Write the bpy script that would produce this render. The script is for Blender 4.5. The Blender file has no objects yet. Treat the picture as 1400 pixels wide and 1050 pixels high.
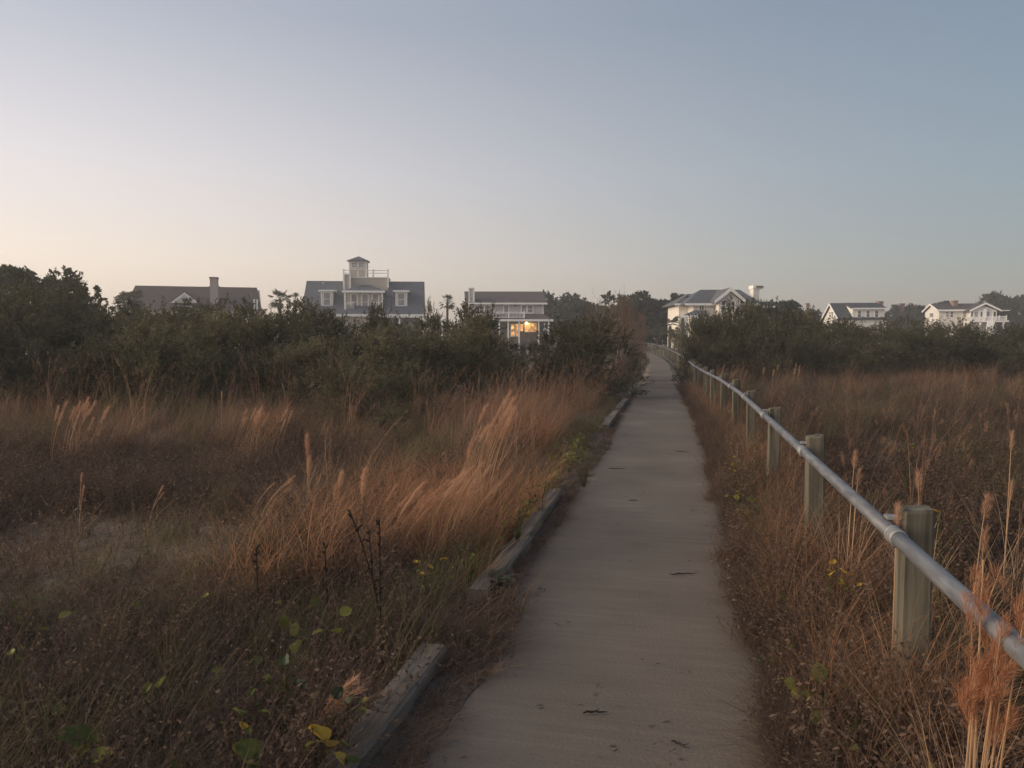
import bpy, math, random
import numpy as np
from mathutils import Vector, Matrix, noise

R = math.radians
sc = bpy.context.scene
COL = sc.collection
random.seed(7)
rng = np.random.default_rng(11)

# ------------------------------------------------------------------ camera
EYE = 1.6
FPX = 1050.0                      # focal length in photo pixels (1400 wide)
PITCH = math.atan(60 / FPX)
PSI = math.atan(230 / FPX * math.cos(PITCH))
CP, SP = math.cos(PITCH), math.sin(PITCH)
cam = bpy.data.cameras.new('camera')
cam.sensor_width = 36.0
cam.lens = 36.0 * FPX / 1400.0
cam.clip_start = 0.05
cam.clip_end = 6000
camo = bpy.data.objects.new('camera', cam)
COL.objects.link(camo)
camo.location = (0, 0, EYE)
camo.rotation_euler = (R(90) - PITCH, 0, PSI)
sc.camera = camo

# ------------------------------------------------------------------ world, sun, exposure
SUN_AZ = 97.0                     # degrees left of the view direction
SUN_EL = 3.0
HAZE = 0.0015
w = bpy.data.worlds.new('World')
sc.world = w
w.use_nodes = True
nt = w.node_tree
nt.nodes.clear()
wout = nt.nodes.new('ShaderNodeOutputWorld')
bg1 = nt.nodes.new('ShaderNodeBackground')
bg2 = nt.nodes.new('ShaderNodeBackground')
addn = nt.nodes.new('ShaderNodeAddShader')
sky = nt.nodes.new('ShaderNodeTexSky')
sky.sky_type = 'NISHITA'
sky.sun_disc = False
sky.sun_elevation = R(SUN_EL)
sky.sun_rotation = -(PSI + R(SUN_AZ))
sky.dust_density = 0.6
sky.ozone_density = 2.0
nt.links.new(sky.outputs[0], bg1.inputs[0])
bg1.inputs[1].default_value = 0.055
# dusk airglow: a smooth pastel dome, warm and pale toward the set sun, blue-grey away from it
tc = nt.nodes.new('ShaderNodeTexCoord')
sx = nt.nodes.new('ShaderNodeSeparateXYZ')
nt.links.new(tc.outputs['Generated'], sx.inputs[0])
el = nt.nodes.new('ShaderNodeMath'); el.operation = 'ARCSINE'
nt.links.new(sx.outputs[2], el.inputs[0])
eln = nt.nodes.new('ShaderNodeMapRange')
eln.inputs[1].default_value = 0.0; eln.inputs[2].default_value = R(90)
nt.links.new(el.outputs[0], eln.inputs[0])
dotn = nt.nodes.new('ShaderNodeVectorMath'); dotn.operation = 'DOT_PRODUCT'
a = PSI + R(SUN_AZ)
nt.links.new(tc.outputs['Generated'], dotn.inputs[0])
dotn.inputs[1].default_value = (-math.sin(a), math.cos(a), 0)
azr = nt.nodes.new('ShaderNodeMapRange'); azr.interpolation_type = 'SMOOTHSTEP'
azr.inputs[1].default_value = -0.88; azr.inputs[2].default_value = 0.74
nt.links.new(dotn.outputs['Value'], azr.inputs[0])
def s2l(c):
    return tuple(((v / 255) / 12.92 if v <= 10 else ((v / 255 + .055) / 1.055) ** 2.4) for v in c)
def ramp(nodes, links, fac, stops, interp='EASE'):
    r = nodes.new('ShaderNodeValToRGB')
    r.color_ramp.interpolation = interp
    while len(r.color_ramp.elements) < len(stops):
        r.color_ramp.elements.new(0.5)
    for e, (p, c) in zip(r.color_ramp.elements, stops):
        e.position = p
        e.color = (*c, 1)
    if fac is not None:
        links.new(fac, r.inputs[0])
    return r
WARM = [(0.0, (.56, .44, .385)), (.06, (.64, .520, .455)), (.13, (.535, .475, .472)), (.24, (.318, .319, .356)), (.5, (.22, .235, .29)), (1, (.19, .205, .255))]
COOL = [(0.0, (.135, .145, .165)), (.06, (.132, .148, .176)), (.13, (.125, .150, .182)), (.24, (.102, .128, .164)), (.5, (.092, .12, .165)), (1, (.10, .12, .165))]
rw = ramp(nt.nodes, nt.links, eln.outputs[0], WARM, 'LINEAR')
rc = ramp(nt.nodes, nt.links, eln.outputs[0], COOL, 'LINEAR')
mx = nt.nodes.new('ShaderNodeMix'); mx.data_type = 'RGBA'
nt.links.new(azr.outputs[0], mx.inputs[0])
nt.links.new(rc.outputs[0], mx.inputs[6])
nt.links.new(rw.outputs[0], mx.inputs[7])
nt.links.new(mx.outputs[2], bg2.inputs[0])
bg2.inputs[1].default_value = 1.0
nt.links.new(bg1.outputs[0], addn.inputs[0])
nt.links.new(bg2.outputs[0], addn.inputs[1])
nt.links.new(addn.outputs[0], wout.inputs[0])

sun = bpy.data.lights.new('sun', 'SUN')
sun.energy = 2.7
sun.angle = R(45)
sun.color = (1.0, 0.80, 0.58)
suno = bpy.data.objects.new('sun', sun)
COL.objects.link(suno)
sd = Vector((-math.sin(a), math.cos(a), math.tan(R(20)))).normalized()
suno.rotation_euler = sd.to_track_quat('Z', 'Y').to_euler()

sc.view_settings.view_transform = 'Standard'
sc.view_settings.look = 'None'
sc.view_settings.gamma = 1.0
sc.view_settings.exposure = 0.62
try:
    sc.view_settings.use_curve_mapping = False
except Exception:
    pass
sc.render.engine = 'CYCLES'
sc.cycles.use_denoising = True
sc.cycles.max_bounces = 6
sc.cycles.transparent_max_bounces = 6
sc.cycles.volume_bounces = 0

# ------------------------------------------------------------------ helpers
def at(px, d):
    """World XY of photo column px at forward distance d."""
    u = (px - 700) / FPX * d * CP
    return (u * math.cos(PSI) - d * math.sin(PSI), u * math.sin(PSI) + d * math.cos(PSI))
def hz(py, d):
    v = (525 - py) / FPX
    return EYE + d * (v * CP - SP) / (CP + v * SP)
def col_of(X, Y):
    d = -X * math.sin(PSI) + Y * math.cos(PSI)
    u = X * math.cos(PSI) + Y * math.sin(PSI)
    return 700 + FPX * u / max(d * CP, .01), d
def on_ground(px, py):
    d = 1.6
    for _ in range(500):         # march until the pixel ray meets the ground
        X, Y = at(px, d)
        if hz(py, d) <= gz(X, Y):
            break
        d *= 1.012
    return X, Y, d
def smooth(e0, e1, x):
    t = min(1, max(0, (x - e0) / (e1 - e0)))
    return t * t * (3 - 2 * t)
def tag(o, label=None, cat=None, group=None, kind=None):
    if label: o['label'] = label
    if cat: o['category'] = cat
    if group: o['group'] = group
    if kind: o['kind'] = kind
    return o
def empty(name, loc, rz=0.0, label=None, cat=None, group=None):
    o = bpy.data.objects.new(name, None)
    o.empty_display_size = 0.2
    o.location = loc
    o.rotation_euler = (0, 0, rz)
    COL.objects.link(o)
    return tag(o, label, cat, group)
def link(name, me, parent=None, loc=(0, 0, 0)):
    o = bpy.data.objects.new(name, me)
    o.location = loc
    COL.objects.link(o)
    if parent is not None:
        o.parent = parent
    return o
def np_mesh(name, verts, faces, mat, col=None, smooth_shade=False):
    """Mesh from numpy arrays; faces (n,k) all of one size."""
    me = bpy.data.meshes.new(name)
    verts = np.asarray(verts, dtype=np.float32)
    faces = np.asarray(faces, dtype=np.int32)
    k = faces.shape[1]
    me.vertices.add(len(verts)); me.vertices.foreach_set('co', verts.ravel())
    me.loops.add(faces.size); me.loops.foreach_set('vertex_index', faces.ravel())
    me.polygons.add(len(faces))
    me.polygons.foreach_set('loop_start', np.arange(0, faces.size, k, dtype=np.int32))
    if smooth_shade:
        me.polygons.foreach_set('use_smooth', np.ones(len(faces), dtype=bool))
    me.update(calc_edges=True)
    if col is not None:
        at_ = me.attributes.new('col', 'FLOAT', 'POINT')
        at_.data.foreach_set('value', np.asarray(col, dtype=np.float32))
    me.materials.append(mat)
    return me
class MB:
    def __init__(self): self.v = []; self.f = []
    def add(self, vs, fs):
        n = len(self.v); self.v += [tuple(p) for p in vs]; self.f += [tuple(i + n for i in f) for f in fs]
    def box(self, x0, x1, y0, y1, z0, z1):
        self.add([(x0,y0,z0),(x1,y0,z0),(x1,y1,z0),(x0,y1,z0),(x0,y0,z1),(x1,y0,z1),(x1,y1,z1),(x0,y1,z1)],
                 [(3,2,1,0),(4,5,6,7),(0,1,5,4),(1,2,6,5),(2,3,7,6),(3,0,4,7)])
    def prism_x(self, prof, x0, x1):        # prof: (y,z) counter-clockwise seen from +x
        n = len(prof)
        self.add([(x0, y, z) for y, z in prof] + [(x1, y, z) for y, z in prof],
                 [tuple(range(n - 1, -1, -1)), tuple(range(n, 2 * n))] + [(i, (i + 1) % n, n + (i + 1) % n, n + i) for i in range(n)])
    def prism_y(self, prof, y0, y1):        # prof: (x,z)
        n = len(prof)
        self.add([(x, y0, z) for x, z in prof] + [(x, y1, z) for x, z in prof],
                 [tuple(range(n)), tuple(range(2 * n - 1, n - 1, -1))] + [((i + 1) % n, i, n + i, n + (i + 1) % n) for i in range(n)])
    def tube(self, pts, rad, n=8, cap=True):
        pts = [Vector(p) for p in pts]
        rad = rad if isinstance(rad, (list, tuple)) else [rad] * len(pts)
        base = len(self.v)
        for i, p in enumerate(pts):
            t = (pts[min(i + 1, len(pts) - 1)] - pts[max(i - 1, 0)]).normalized()
            s = t.cross(Vector((0, 0, 1)) if abs(t.z) < .9 else Vector((1, 0, 0))).normalized()
            u = s.cross(t)
            for k in range(n):
                an = 2 * math.pi * k / n
                self.v.append(tuple(p + (s * math.cos(an) + u * math.sin(an)) * rad[i]))
        for i in range(len(pts) - 1):
            for k in range(n):
                self.f.append((base + i * n + k, base + i * n + (k + 1) % n, base + (i + 1) * n + (k + 1) % n, base + (i + 1) * n + k))
        if cap:
            self.f.append(tuple(base + k for k in range(n - 1, -1, -1)))
            self.f.append(tuple(base + (len(pts) - 1) * n + k for k in range(n)))
    def mesh(self, name, mat, smooth_shade=False):
        me = bpy.data.meshes.new(name)
        me.from_pydata(self.v, [], self.f)
        if smooth_shade:
            for p in me.polygons: p.use_smooth = True
        me.materials.append(mat)
        me.update()
        return me
    def build(self, name, mat, parent=None, smooth_shade=False, bevel=0):
        o = link(name, self.mesh(name, mat, smooth_shade), parent)
        if bevel:
            b = o.modifiers.new('b', 'BEVEL'); b.width = bevel; b.segments = 2; b.limit_method = 'ANGLE'
        return o

# ------------------------------------------------------------------ materials
def newmat(name):
    m = bpy.data.materials.new(name); m.use_nodes = True
    n = m.node_tree.nodes; l = m.node_tree.links
    b = n['Principled BSDF']
    b.inputs['Specular IOR Level'].default_value = 0.25
    return m, n, l, b
def noisy(name, c1, c2, scale=4.0, rough=.85, detail=5, bump=0.0, stretch=(1, 1, 1), coord='Object', spec=.25, metal=0.0, p0=.35, p1=.65, bdist=.02):
    m, n, l, b = newmat(name)
    t = n.new('ShaderNodeTexCoord'); mp = n.new('ShaderNodeMapping'); nz = n.new('ShaderNodeTexNoise')
    mp.inputs['Scale'].default_value = stretch
    nz.inputs['Scale'].default_value = scale; nz.inputs['Detail'].default_value = detail
    l.new(t.outputs[coord], mp.inputs[0]); l.new(mp.outputs[0], nz.inputs[0])
    r = ramp(n, l, nz.outputs[0], [(p0, c1), (p1, c2)], 'LINEAR')
    l.new(r.outputs[0], b.inputs['Base Color'])
    b.inputs['Roughness'].default_value = rough
    b.inputs['Specular IOR Level'].default_value = spec
    b.inputs['Metallic'].default_value = metal
    if bump:
        bp = n.new('ShaderNodeBump'); bp.inputs['Strength'].default_value = bump; bp.inputs['Distance'].default_value = bdist
        l.new(nz.outputs[0], bp.inputs['Height']); l.new(bp.outputs[0], b.inputs['Normal'])
    return m
def siding(name, c, pitch=.16, vertical=False, rough=.6):
    """Painted boards: a shallow lap line every pitch metres, slight weathering."""
    m, n, l, b = newmat(name)
    t = n.new('ShaderNodeTexCoord'); s = n.new('ShaderNodeSeparateXYZ')
    l.new(t.outputs['Object'], s.inputs[0])
    d = n.new('ShaderNodeMath'); d.operation = 'DIVIDE'; d.inputs[1].default_value = pitch
    l.new(s.outputs[0 if vertical else 2], d.inputs[0])
    f = n.new('ShaderNodeMath'); f.operation = 'FRACT'; l.new(d.outputs[0], f.inputs[0])
    bp = n.new('ShaderNodeBump'); bp.inputs['Strength'].default_value = .8; bp.inputs['Distance'].default_value = .02
    l.new(f.outputs[0], bp.inputs['Height']); l.new(bp.outputs[0], b.inputs['Normal'])
    nz = n.new('ShaderNodeTexNoise'); nz.inputs['Scale'].default_value = 1.3; nz.inputs['Detail'].default_value = 6
    l.new(t.outputs['Object'], nz.inputs[0])
    r = ramp(n, l, nz.outputs[0], [(.3, tuple(v * .86 for v in c)), (.7, c)], 'LINEAR')
    l.new(r.outputs[0], b.inputs['Base Color'])
    b.inputs['Roughness'].default_value = rough
    return m
def leafmat(name, stops, inst=False, trans=.35, rough=.6, objrand=.35, spec=.2, mottle=0):
    """Leaf or blade: colour from a per-leaf value, shifted per plant; thin and slightly translucent."""
    m, n, l, b = newmat(name)
    at_ = n.new('ShaderNodeAttribute'); at_.attribute_name = 'col'
    if inst:
        r2 = n.new('ShaderNodeAttribute'); r2.attribute_type = 'INSTANCER'; r2.attribute_name = 'tint'
        rnd = r2.outputs['Fac']
    else:
        oi = n.new('ShaderNodeObjectInfo'); rnd = oi.outputs['Random']
    mul = n.new('ShaderNodeMath'); mul.operation = 'MULTIPLY'; mul.inputs[1].default_value = 1 - objrand
    l.new(at_.outputs['Fac'], mul.inputs[0])
    ma = n.new('ShaderNodeMath'); ma.operation = 'MULTIPLY_ADD'; ma.inputs[1].default_value = objrand
    l.new(rnd, ma.inputs[0]); l.new(mul.outputs[0], ma.inputs[2])
    fac = ma.outputs[0]
    if mottle:
        tcn = n.new('ShaderNodeTexCoord'); nzn = n.new('ShaderNodeTexNoise'); nzn.inputs['Scale'].default_value = 45; nzn.inputs['Detail'].default_value = 5
        l.new(tcn.outputs['Object'], nzn.inputs[0])
        sb = n.new('ShaderNodeMath'); sb.operation = 'SUBTRACT'; sb.inputs[1].default_value = .5; l.new(nzn.outputs[0], sb.inputs[0])
        mm = n.new('ShaderNodeMath'); mm.operation = 'MULTIPLY_ADD'; mm.inputs[1].default_value = mottle; l.new(sb.outputs[0], mm.inputs[0]); l.new(fac, mm.inputs[2])
        fac = mm.outputs[0]
    r = ramp(n, l, fac, stops, 'LINEAR')
    l.new(r.outputs[0], b.inputs['Base Color'])
    b.inputs['Roughness'].default_value = rough
    b.inputs['Specular IOR Level'].default_value = spec
    if trans:
        tr = n.new('ShaderNodeBsdfTranslucent'); l.new(r.outputs[0], tr.inputs[0])
        ms = n.new('ShaderNodeMixShader'); ms.inputs[0].default_value = trans
        l.new(b.outputs[0], ms.inputs[1]); l.new(tr.outputs[0], ms.inputs[2])
        l.new(ms.outputs[0], n['Material Output'].inputs[0])
    return m
def glow(name, c, s):
    m, n, l, b = newmat(name)
    b.inputs['Base Color'].default_value = (*c, 1)
    b.inputs['Emission Color'].default_value = (*c, 1)
    b.inputs['Emission Strength'].default_value = s
    return m

def concrete():
    m, n, l, b = newmat('worn_concrete')
    t = n.new('ShaderNodeTexCoord')
    mp = n.new('ShaderNodeMapping'); mp.inputs['Scale'].default_value = (.35, 5.0, 1)
    l.new(t.outputs['Object'], mp.inputs[0])
    n1 = n.new('ShaderNodeTexNoise'); n1.inputs['Scale'].default_value = 3.2; n1.inputs['Detail'].default_value = 9; n1.inputs['Roughness'].default_value = .7
    l.new(mp.outputs[0], n1.inputs[0])
    n2 = n.new('ShaderNodeTexNoise'); n2.inputs['Scale'].default_value = .9; n2.inputs['Detail'].default_value = 6
    l.new(t.outputs['Object'], n2.inputs[0])
    n3 = n.new('ShaderNodeTexNoise'); n3.inputs['Scale'].default_value = 60; n3.inputs['Detail'].default_value = 4
    l.new(t.outputs['Object'], n3.inputs[0])
    mixv = n.new('ShaderNodeMath'); mixv.operation = 'MULTIPLY_ADD'; mixv.inputs[1].default_value = .42
    l.new(n1.outputs[0], mixv.inputs[0])
    m2 = n.new('ShaderNodeMath'); m2.operation = 'MULTIPLY'; m2.inputs[1].default_value = .58
    l.new(n2.outputs[0], m2.inputs[0]); l.new(m2.outputs[0], mixv.inputs[2])
    r = ramp(n, l, mixv.outputs[0], [(.27, (.082, .067, .053)), (.43, (.136, .112, .090)), (.56, (.162, .134, .108)), (.74, (.235, .197, .162))], 'LINEAR')
    l.new(r.outputs[0], b.inputs['Base Color'])
    b.inputs['Roughness'].default_value = .92
    ad = n.new('ShaderNodeMath'); ad.operation = 'MULTIPLY_ADD'; ad.inputs[1].default_value = .35
    l.new(n3.outputs[0], ad.inputs[0]); l.new(n1.outputs[0], ad.inputs[2])
    bp = n.new('ShaderNodeBump'); bp.inputs['Strength'].default_value = .8; bp.inputs['Distance'].default_value = .014
    l.new(ad.outputs[0], bp.inputs['Height']); l.new(bp.outputs[0], b.inputs['Normal'])
    return m

M = {}
M['concrete'] = concrete()
M['soil'] = noisy('sandy_litter_soil', (.060, .047, .036), (.19, .15, .115), 9, .95, 8, .9, bdist=.03, p0=.3, p1=.72)
M['drift'] = noisy('dirt_drift', (.045, .036, .028), (.115, .090, .072), 26, .96, 8, 1.0, bdist=.012)
M['timber'] = noisy('weathered_timber', (.085, .070, .057), (.20, .168, .138), 9, .92, 9, 1.0, (2.6, .12, 2.6), bdist=.012)
M['post'] = noisy('treated_post', (.050, .045, .036), (.175, .160, .120), 5, .92, 9, 1.0, (3.5, 3.5, .22), bdist=.006)
M['galv'] = noisy('galvanised_pipe', (.105, .11, .12), (.185, .192, .205), 9, .52, 7, 0, (4, .6, 4), metal=.2, spec=.4)
M['galv_light'] = noisy('pipe_coupling', (.19, .195, .20), (.30, .305, .31), 20, .5, 4, 0, metal=.25, spec=.4)
M['bark'] = noisy('bark', (.05, .04, .032), (.13, .105, .085), 9, .95, 6, .8, (1, 1, .3))
M['twig'] = noisy('dead_twig', (.022, .017, .014), (.055, .043, .034), 20, .95)
M['roof_brown'] = noisy('brown_shingles', (.052, .043, .042), (.088, .075, .071), 3, .9, 6, .4, (1, 1, 4))
M['roof_slate'] = noisy('slate_shingles', (.066, .076, .098), (.112, .122, .148), 3, .85, 6, .4, (1, 1, 4))
M['roof_grey'] = noisy('grey_shingles', (.072, .080, .090), (.118, .127, .138), 3, .85, 6, .4, (1, 1, 4))
M['roof_dark'] = noisy('charcoal_shingles', (.028, .032, .040), (.055, .060, .070), 3, .85, 6, .4, (1, 1, 4))
M['roof_plum'] = noisy('plum_shingles', (.072, .060, .062), (.115, .098, .102), 3, .9, 6, .4, (1, 1, 4))
M['trim'] = noisy('white_trim_paint', (.74, .73, .70), (.84, .83, .81), 2, .55, 4)
M['tan'] = siding('tan_siding', (.54, .475, .39))
M['grey'] = siding('pale_grey_siding', (.55, .525, .51), .3, True)
M['white'] = siding('white_siding', (.80, .765, .715))
M['cream'] = siding('cream_siding', (.80, .765, .70))
M['brick'] = noisy('old_brick', (.16, .105, .09), (.30, .205, .175), 12, .92, 6, .5)
M['brick_pale'] = noisy('pale_brick', (.34, .285, .26), (.50, .43, .39), 12, .92, 6, .5)
M['glass'] = noisy('dark_glass', (.022, .024, .028), (.045, .047, .052), 1.5, .12, 3, spec=.6)
M['blind'] = noisy('window_blind', (.23, .22, .215), (.33, .32, .31), 2, .6, 3)
M['porch_dark'] = noisy('porch_wall', (.10, .088, .078), (.16, .14, .125), 3, .85)
M['lit'] = glow('lit_window', (1.0, .50, .14), .75)
_n, _l = M['lit'].node_tree.nodes, M['lit'].node_tree.links
_t = _n.new('ShaderNodeTexCoord'); _z = _n.new('ShaderNodeTexNoise'); _z.inputs['Scale'].default_value = 2.6; _z.inputs['Detail'].default_value = 3
_l.new(_t.outputs['Object'], _z.inputs[0])
_r = ramp(_n, _l, _z.outputs[0], [(.40, (.07, .026, .007)), (.5, (.34, .145, .036)), (.64, (.95, .58, .20))], 'LINEAR')
_l.new(_r.outputs[0], _n['Principled BSDF'].inputs['Emission Color'])
M['lamp'] = glow('porch_lamp', (1.0, .72, .36), 4.0)
M['shrub'] = leafmat('shrub_leaf', [(0, (.036, .035, .022)), (.35, (.072, .070, .040)), (.7, (.130, .120, .066)), (1, (.20, .172, .100))], trans=.4, objrand=.5)
M['rust_shrub'] = leafmat('rusty_shrub_leaf', [(0, (.085, .060, .044)), (.5, (.165, .108, .078)), (1, (.25, .165, .115))], trans=.4)
M['oak'] = leafmat('tree_leaf', [(0, (.032, .038, .026)), (.5, (.060, .070, .042)), (1, (.095, .105, .060))], trans=.35)
M['pine'] = leafmat('pine_needle', [(0, (.034, .040, .020)), (.5, (.064, .072, .034)), (1, (.105, .108, .050))], trans=.35)
M['palm'] = leafmat('palmetto_leaf', [(0, (.045, .055, .035)), (.6, (.080, .092, .055)), (1, (.13, .135, .08))], trans=.25)
M['dry_forb'] = leafmat('dry_forb', [(0, (.055, .040, .032)), (.3, (.115, .080, .060)), (.55, (.17, .112, .080)), (.8, (.22, .155, .100)), (1, (.29, .225, .15))], True, .35, .85, .5)
M['straw'] = leafmat('straw_grass', [(0, (.125, .088, .066)), (.3, (.225, .150, .108)), (.55, (.32, .212, .145)), (.8, (.43, .285, .185)), (1, (.52, .40, .28))], True, .45, .8, .4)
M['rust_grass'] = leafmat('rust_grass', [(0, (.20, .10, .055)), (.4, (.38, .195, .105)), (.75, (.50, .275, .150)), (1, (.56, .36, .22))], True, .45, .8, .3)
M['olive'] = leafmat('olive_grass', [(0, (.085, .074, .038)), (.4, (.15, .132, .065)), (.75, (.22, .185, .095)), (1, (.31, .245, .14))], True, .45, .8, .5)
M['plume'] = leafmat('plume_fluff', [(0, (.30, .125, .062)), (.5, (.43, .20, .108)), (1, (.54, .31, .19))], False, .45, .9, .3)
M['plume_i'] = leafmat('plume_fluff_field', [(0, (.24, .12, .07)), (.5, (.37, .20, .125)), (1, (.50, .32, .22))], True, .45, .9, .4)
M['plume_pale'] = leafmat('pale_plume_fluff', [(0, (.40, .22, .13)), (.5, (.56, .33, .21)), (1, (.68, .46, .32))], False, .5, .9, .3)
M['stalk'] = leafmat('grass_stalk', [(0, (.32, .185, .105)), (.5, (.48, .30, .175)), (1, (.60, .43, .28))], False, .3, .8, .3)
M['dark_stalk'] = leafmat('dark_stalk', [(0, (.028, .018, .014)), (1, (.075, .045, .034))], False, 0, .9, .3)
M['vine'] = leafmat('vine_leaf', [(0, (.055, .072, .020)), (.5, (.115, .130, .036)), (.8, (.22, .205, .048)), (1, (.32, .245, .05))], False, .4, .5, .45, mottle=1.3)
M['vine_i'] = leafmat('vine_leaf_field', [(0, (.055, .075, .022)), (.5, (.12, .135, .038)), (.85, (.26, .24, .055)), (1, (.40, .30, .06))], True, .4, .5, .6)
M['yellow'] = leafmat('yellow_leaf', [(0, (.14, .075, .022)), (.25, (.34, .22, .032)), (1, (.52, .34, .045))], False, .4, .5, .4, mottle=1.6)
M['weed'] = leafmat('dark_weed_leaf', [(0, (.025, .034, .018)), (1, (.062, .078, .038))], False, .2, .5, .3)

# ------------------------------------------------------------------ ground and path
LY = [-60, 3, 8, 14, 18, 22.6, 31, 40, 49, 58, 68, 80, 92, 106]
LX = [-1.10, -1.10, -1.12, -1.22, -1.28, -1.36, -1.47, -1.66, -1.95, -2.45, -3.3, -4.9, -7.2, -11]
RY = [-60, 3, 8, 12, 16, 20, 24, 30, 40, 49, 58, 68, 80, 92, 106]
RX = [.62, .62, .62, .62, .56, .42, .30, .17, -.08, -.40, -.85, -1.6, -3.2, -5.5, -9.3]
def pl(Y): return float(np.interp(Y, LY, LX))
def pr(Y): return float(np.interp(Y, RY, RX))
def pz(Y): return .60 * smooth(46, 100, Y)
RAILY = [0, 3, 8, 12, 15.7, 20, 24, 30, 40, 49, 58, 68, 80, 92, 100]
RAILX = [.85, .85, .865, .87, .78, .57, .42, .30, .04, -.27, -.71, -1.45, -3.0, -5.3, -7.5]
def rx(Y): return float(np.interp(Y, RAILY, RAILX))
def gz(X, Y):
    l, r_ = pl(Y) - .12, pr(Y)
    dp = max(l - X, X - r_, 0)
    base = pz(Y)
    n = noise.noise(Vector((X * .35, Y * .35, 1.7))) * .10 + noise.noise(Vector((X * 1.1, Y * 1.1, 5.1))) * .035
    lift = 0
    if X < l:
        lift = .16 * math.exp(-((Y - 15) / 4.0) ** 2) * smooth(1, 4, dp) - .14 * math.exp(-((Y - 8.5) / 2.6) ** 2 - ((X + 5.5) / 3) ** 2)
    return base - .03 + (n + lift) * smooth(.1, 1.6, dp)

def ground_sheet():
    ys = np.concatenate([[-50, -25, -12], np.arange(-6, 20, .35), np.arange(20, 60, 1.0), np.arange(60, 200, 6), [260, 400, 700, 1200, 2500]])
    xs = np.concatenate([[-2500, -900, -400, -200], np.arange(-120, -24, 6), np.arange(-24, -8, .8), np.arange(-8, 8, .35), np.arange(8, 26, .8), np.arange(26, 122, 6), [200, 400, 900, 2500]])
    V = np.array([(x, y, gz(float(x), float(y))) for y in ys for x in xs])
    nx = len(xs)
    i = np.arange(len(ys) - 1)[:, None] * nx + np.arange(nx - 1)[None, :]
    Fq = np.stack([i, i + 1, i + nx + 1, i + nx], -1).reshape(-1, 4)
    o = link('ground', np_mesh('ground', V, Fq, M['soil'], None, True))
    o['kind'] = 'structure'
ground_sheet()

def path_sheet():
    ys = np.concatenate([np.arange(-14, 40, .5), np.arange(40, 106, 1.0)])
    V = []; Fq = []
    for i, y in enumerate(ys):
        l, r_ = pl(y) - .05, pr(y)
        z = pz(y)
        for k in range(7):
            x = l + (r_ - l) * k / 6
            V.append((x, y, z + .004 * noise.noise(Vector((x, y * .6, 3)))))
        V += [(l, y, z - .16), (r_, y, z - .16)]
    n = 9
    for i in range(len(ys) - 1):
        for k in range(6):
            a0 = i * n + k
            Fq.append((a0, a0 + 1, a0 + n + 1, a0 + n))
        Fq.append((i * n + 7, i * n, i * n + n, i * n + n + 7))
        Fq.append((i * n + 6, i * n + 8, i * n + n + 8, i * n + n + 6))
    o = link('path', np_mesh('path', V, Fq, M['concrete']))
    o['kind'] = 'structure'
path_sheet()

# timbers along the left edge of the path
kerbs = [(1.7, 3.55, 0, 'nearest grey kerb timber, its far end buried in dead grass'),
         (4.40, 5.72, .02, 'grey kerb timber beside the dark leafy weed, between weed and yellow vine leaves'),
         (5.74, 7.62, -.03, 'grey kerb timber ending beside the bright green vine leaves'),
         (13.6, 16.4, .0, 'thin distant kerb timber left of the path, beside the tall reddish grass'),
         (17.0, 20.0, .02, 'far kerb timber just before the bushes close in'),
         (21.5, 25.0, .0, 'farthest kerb timber, at the foot of the dark bush left of the path')]
for i, (y0, y1, sk, lab) in enumerate(kerbs):
    mb = MB()
    n = 7
    for k in range(n):
        y_a = y0 + (y1 - y0) * k / n; y_b = y0 + (y1 - y0) * (k + 1) / n
        if k == 0: base = len(mb.v)
        for y in ([y_a, y_b] if k == n - 1 else [y_a]):
            x1 = pl(y) + sk * (y - y0) / (y1 - y0) - .005
            x0 = x1 - .135
            wz = .004 * math.sin(y * 9 + i)
            zz = pz(y)
            mb.v += [(x0, y, zz - .08), (x1 + wz, y, zz - .08), (x1 + wz, y, zz + .085), (x1 - .012, y, zz + .10 + wz), (x0 + .012, y, zz + .10 - wz), (x0, y, zz + .085)]
    for k in range(n):
        for j in range(6):
            mb.f.append((base + k * 6 + j, base + k * 6 + (j + 1) % 6, base + (k + 1) * 6 + (j + 1) % 6, base + (k + 1) * 6 + j))
    mb.f.append(tuple(base + j for j in range(5, -1, -1)))
    mb.f.append(tuple(base + n * 6 + j for j in range(6)))
    tag(mb.build('kerb_timber', M['timber']), lab, 'kerb timber', 'kerb timbers along the left edge of the path')

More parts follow.
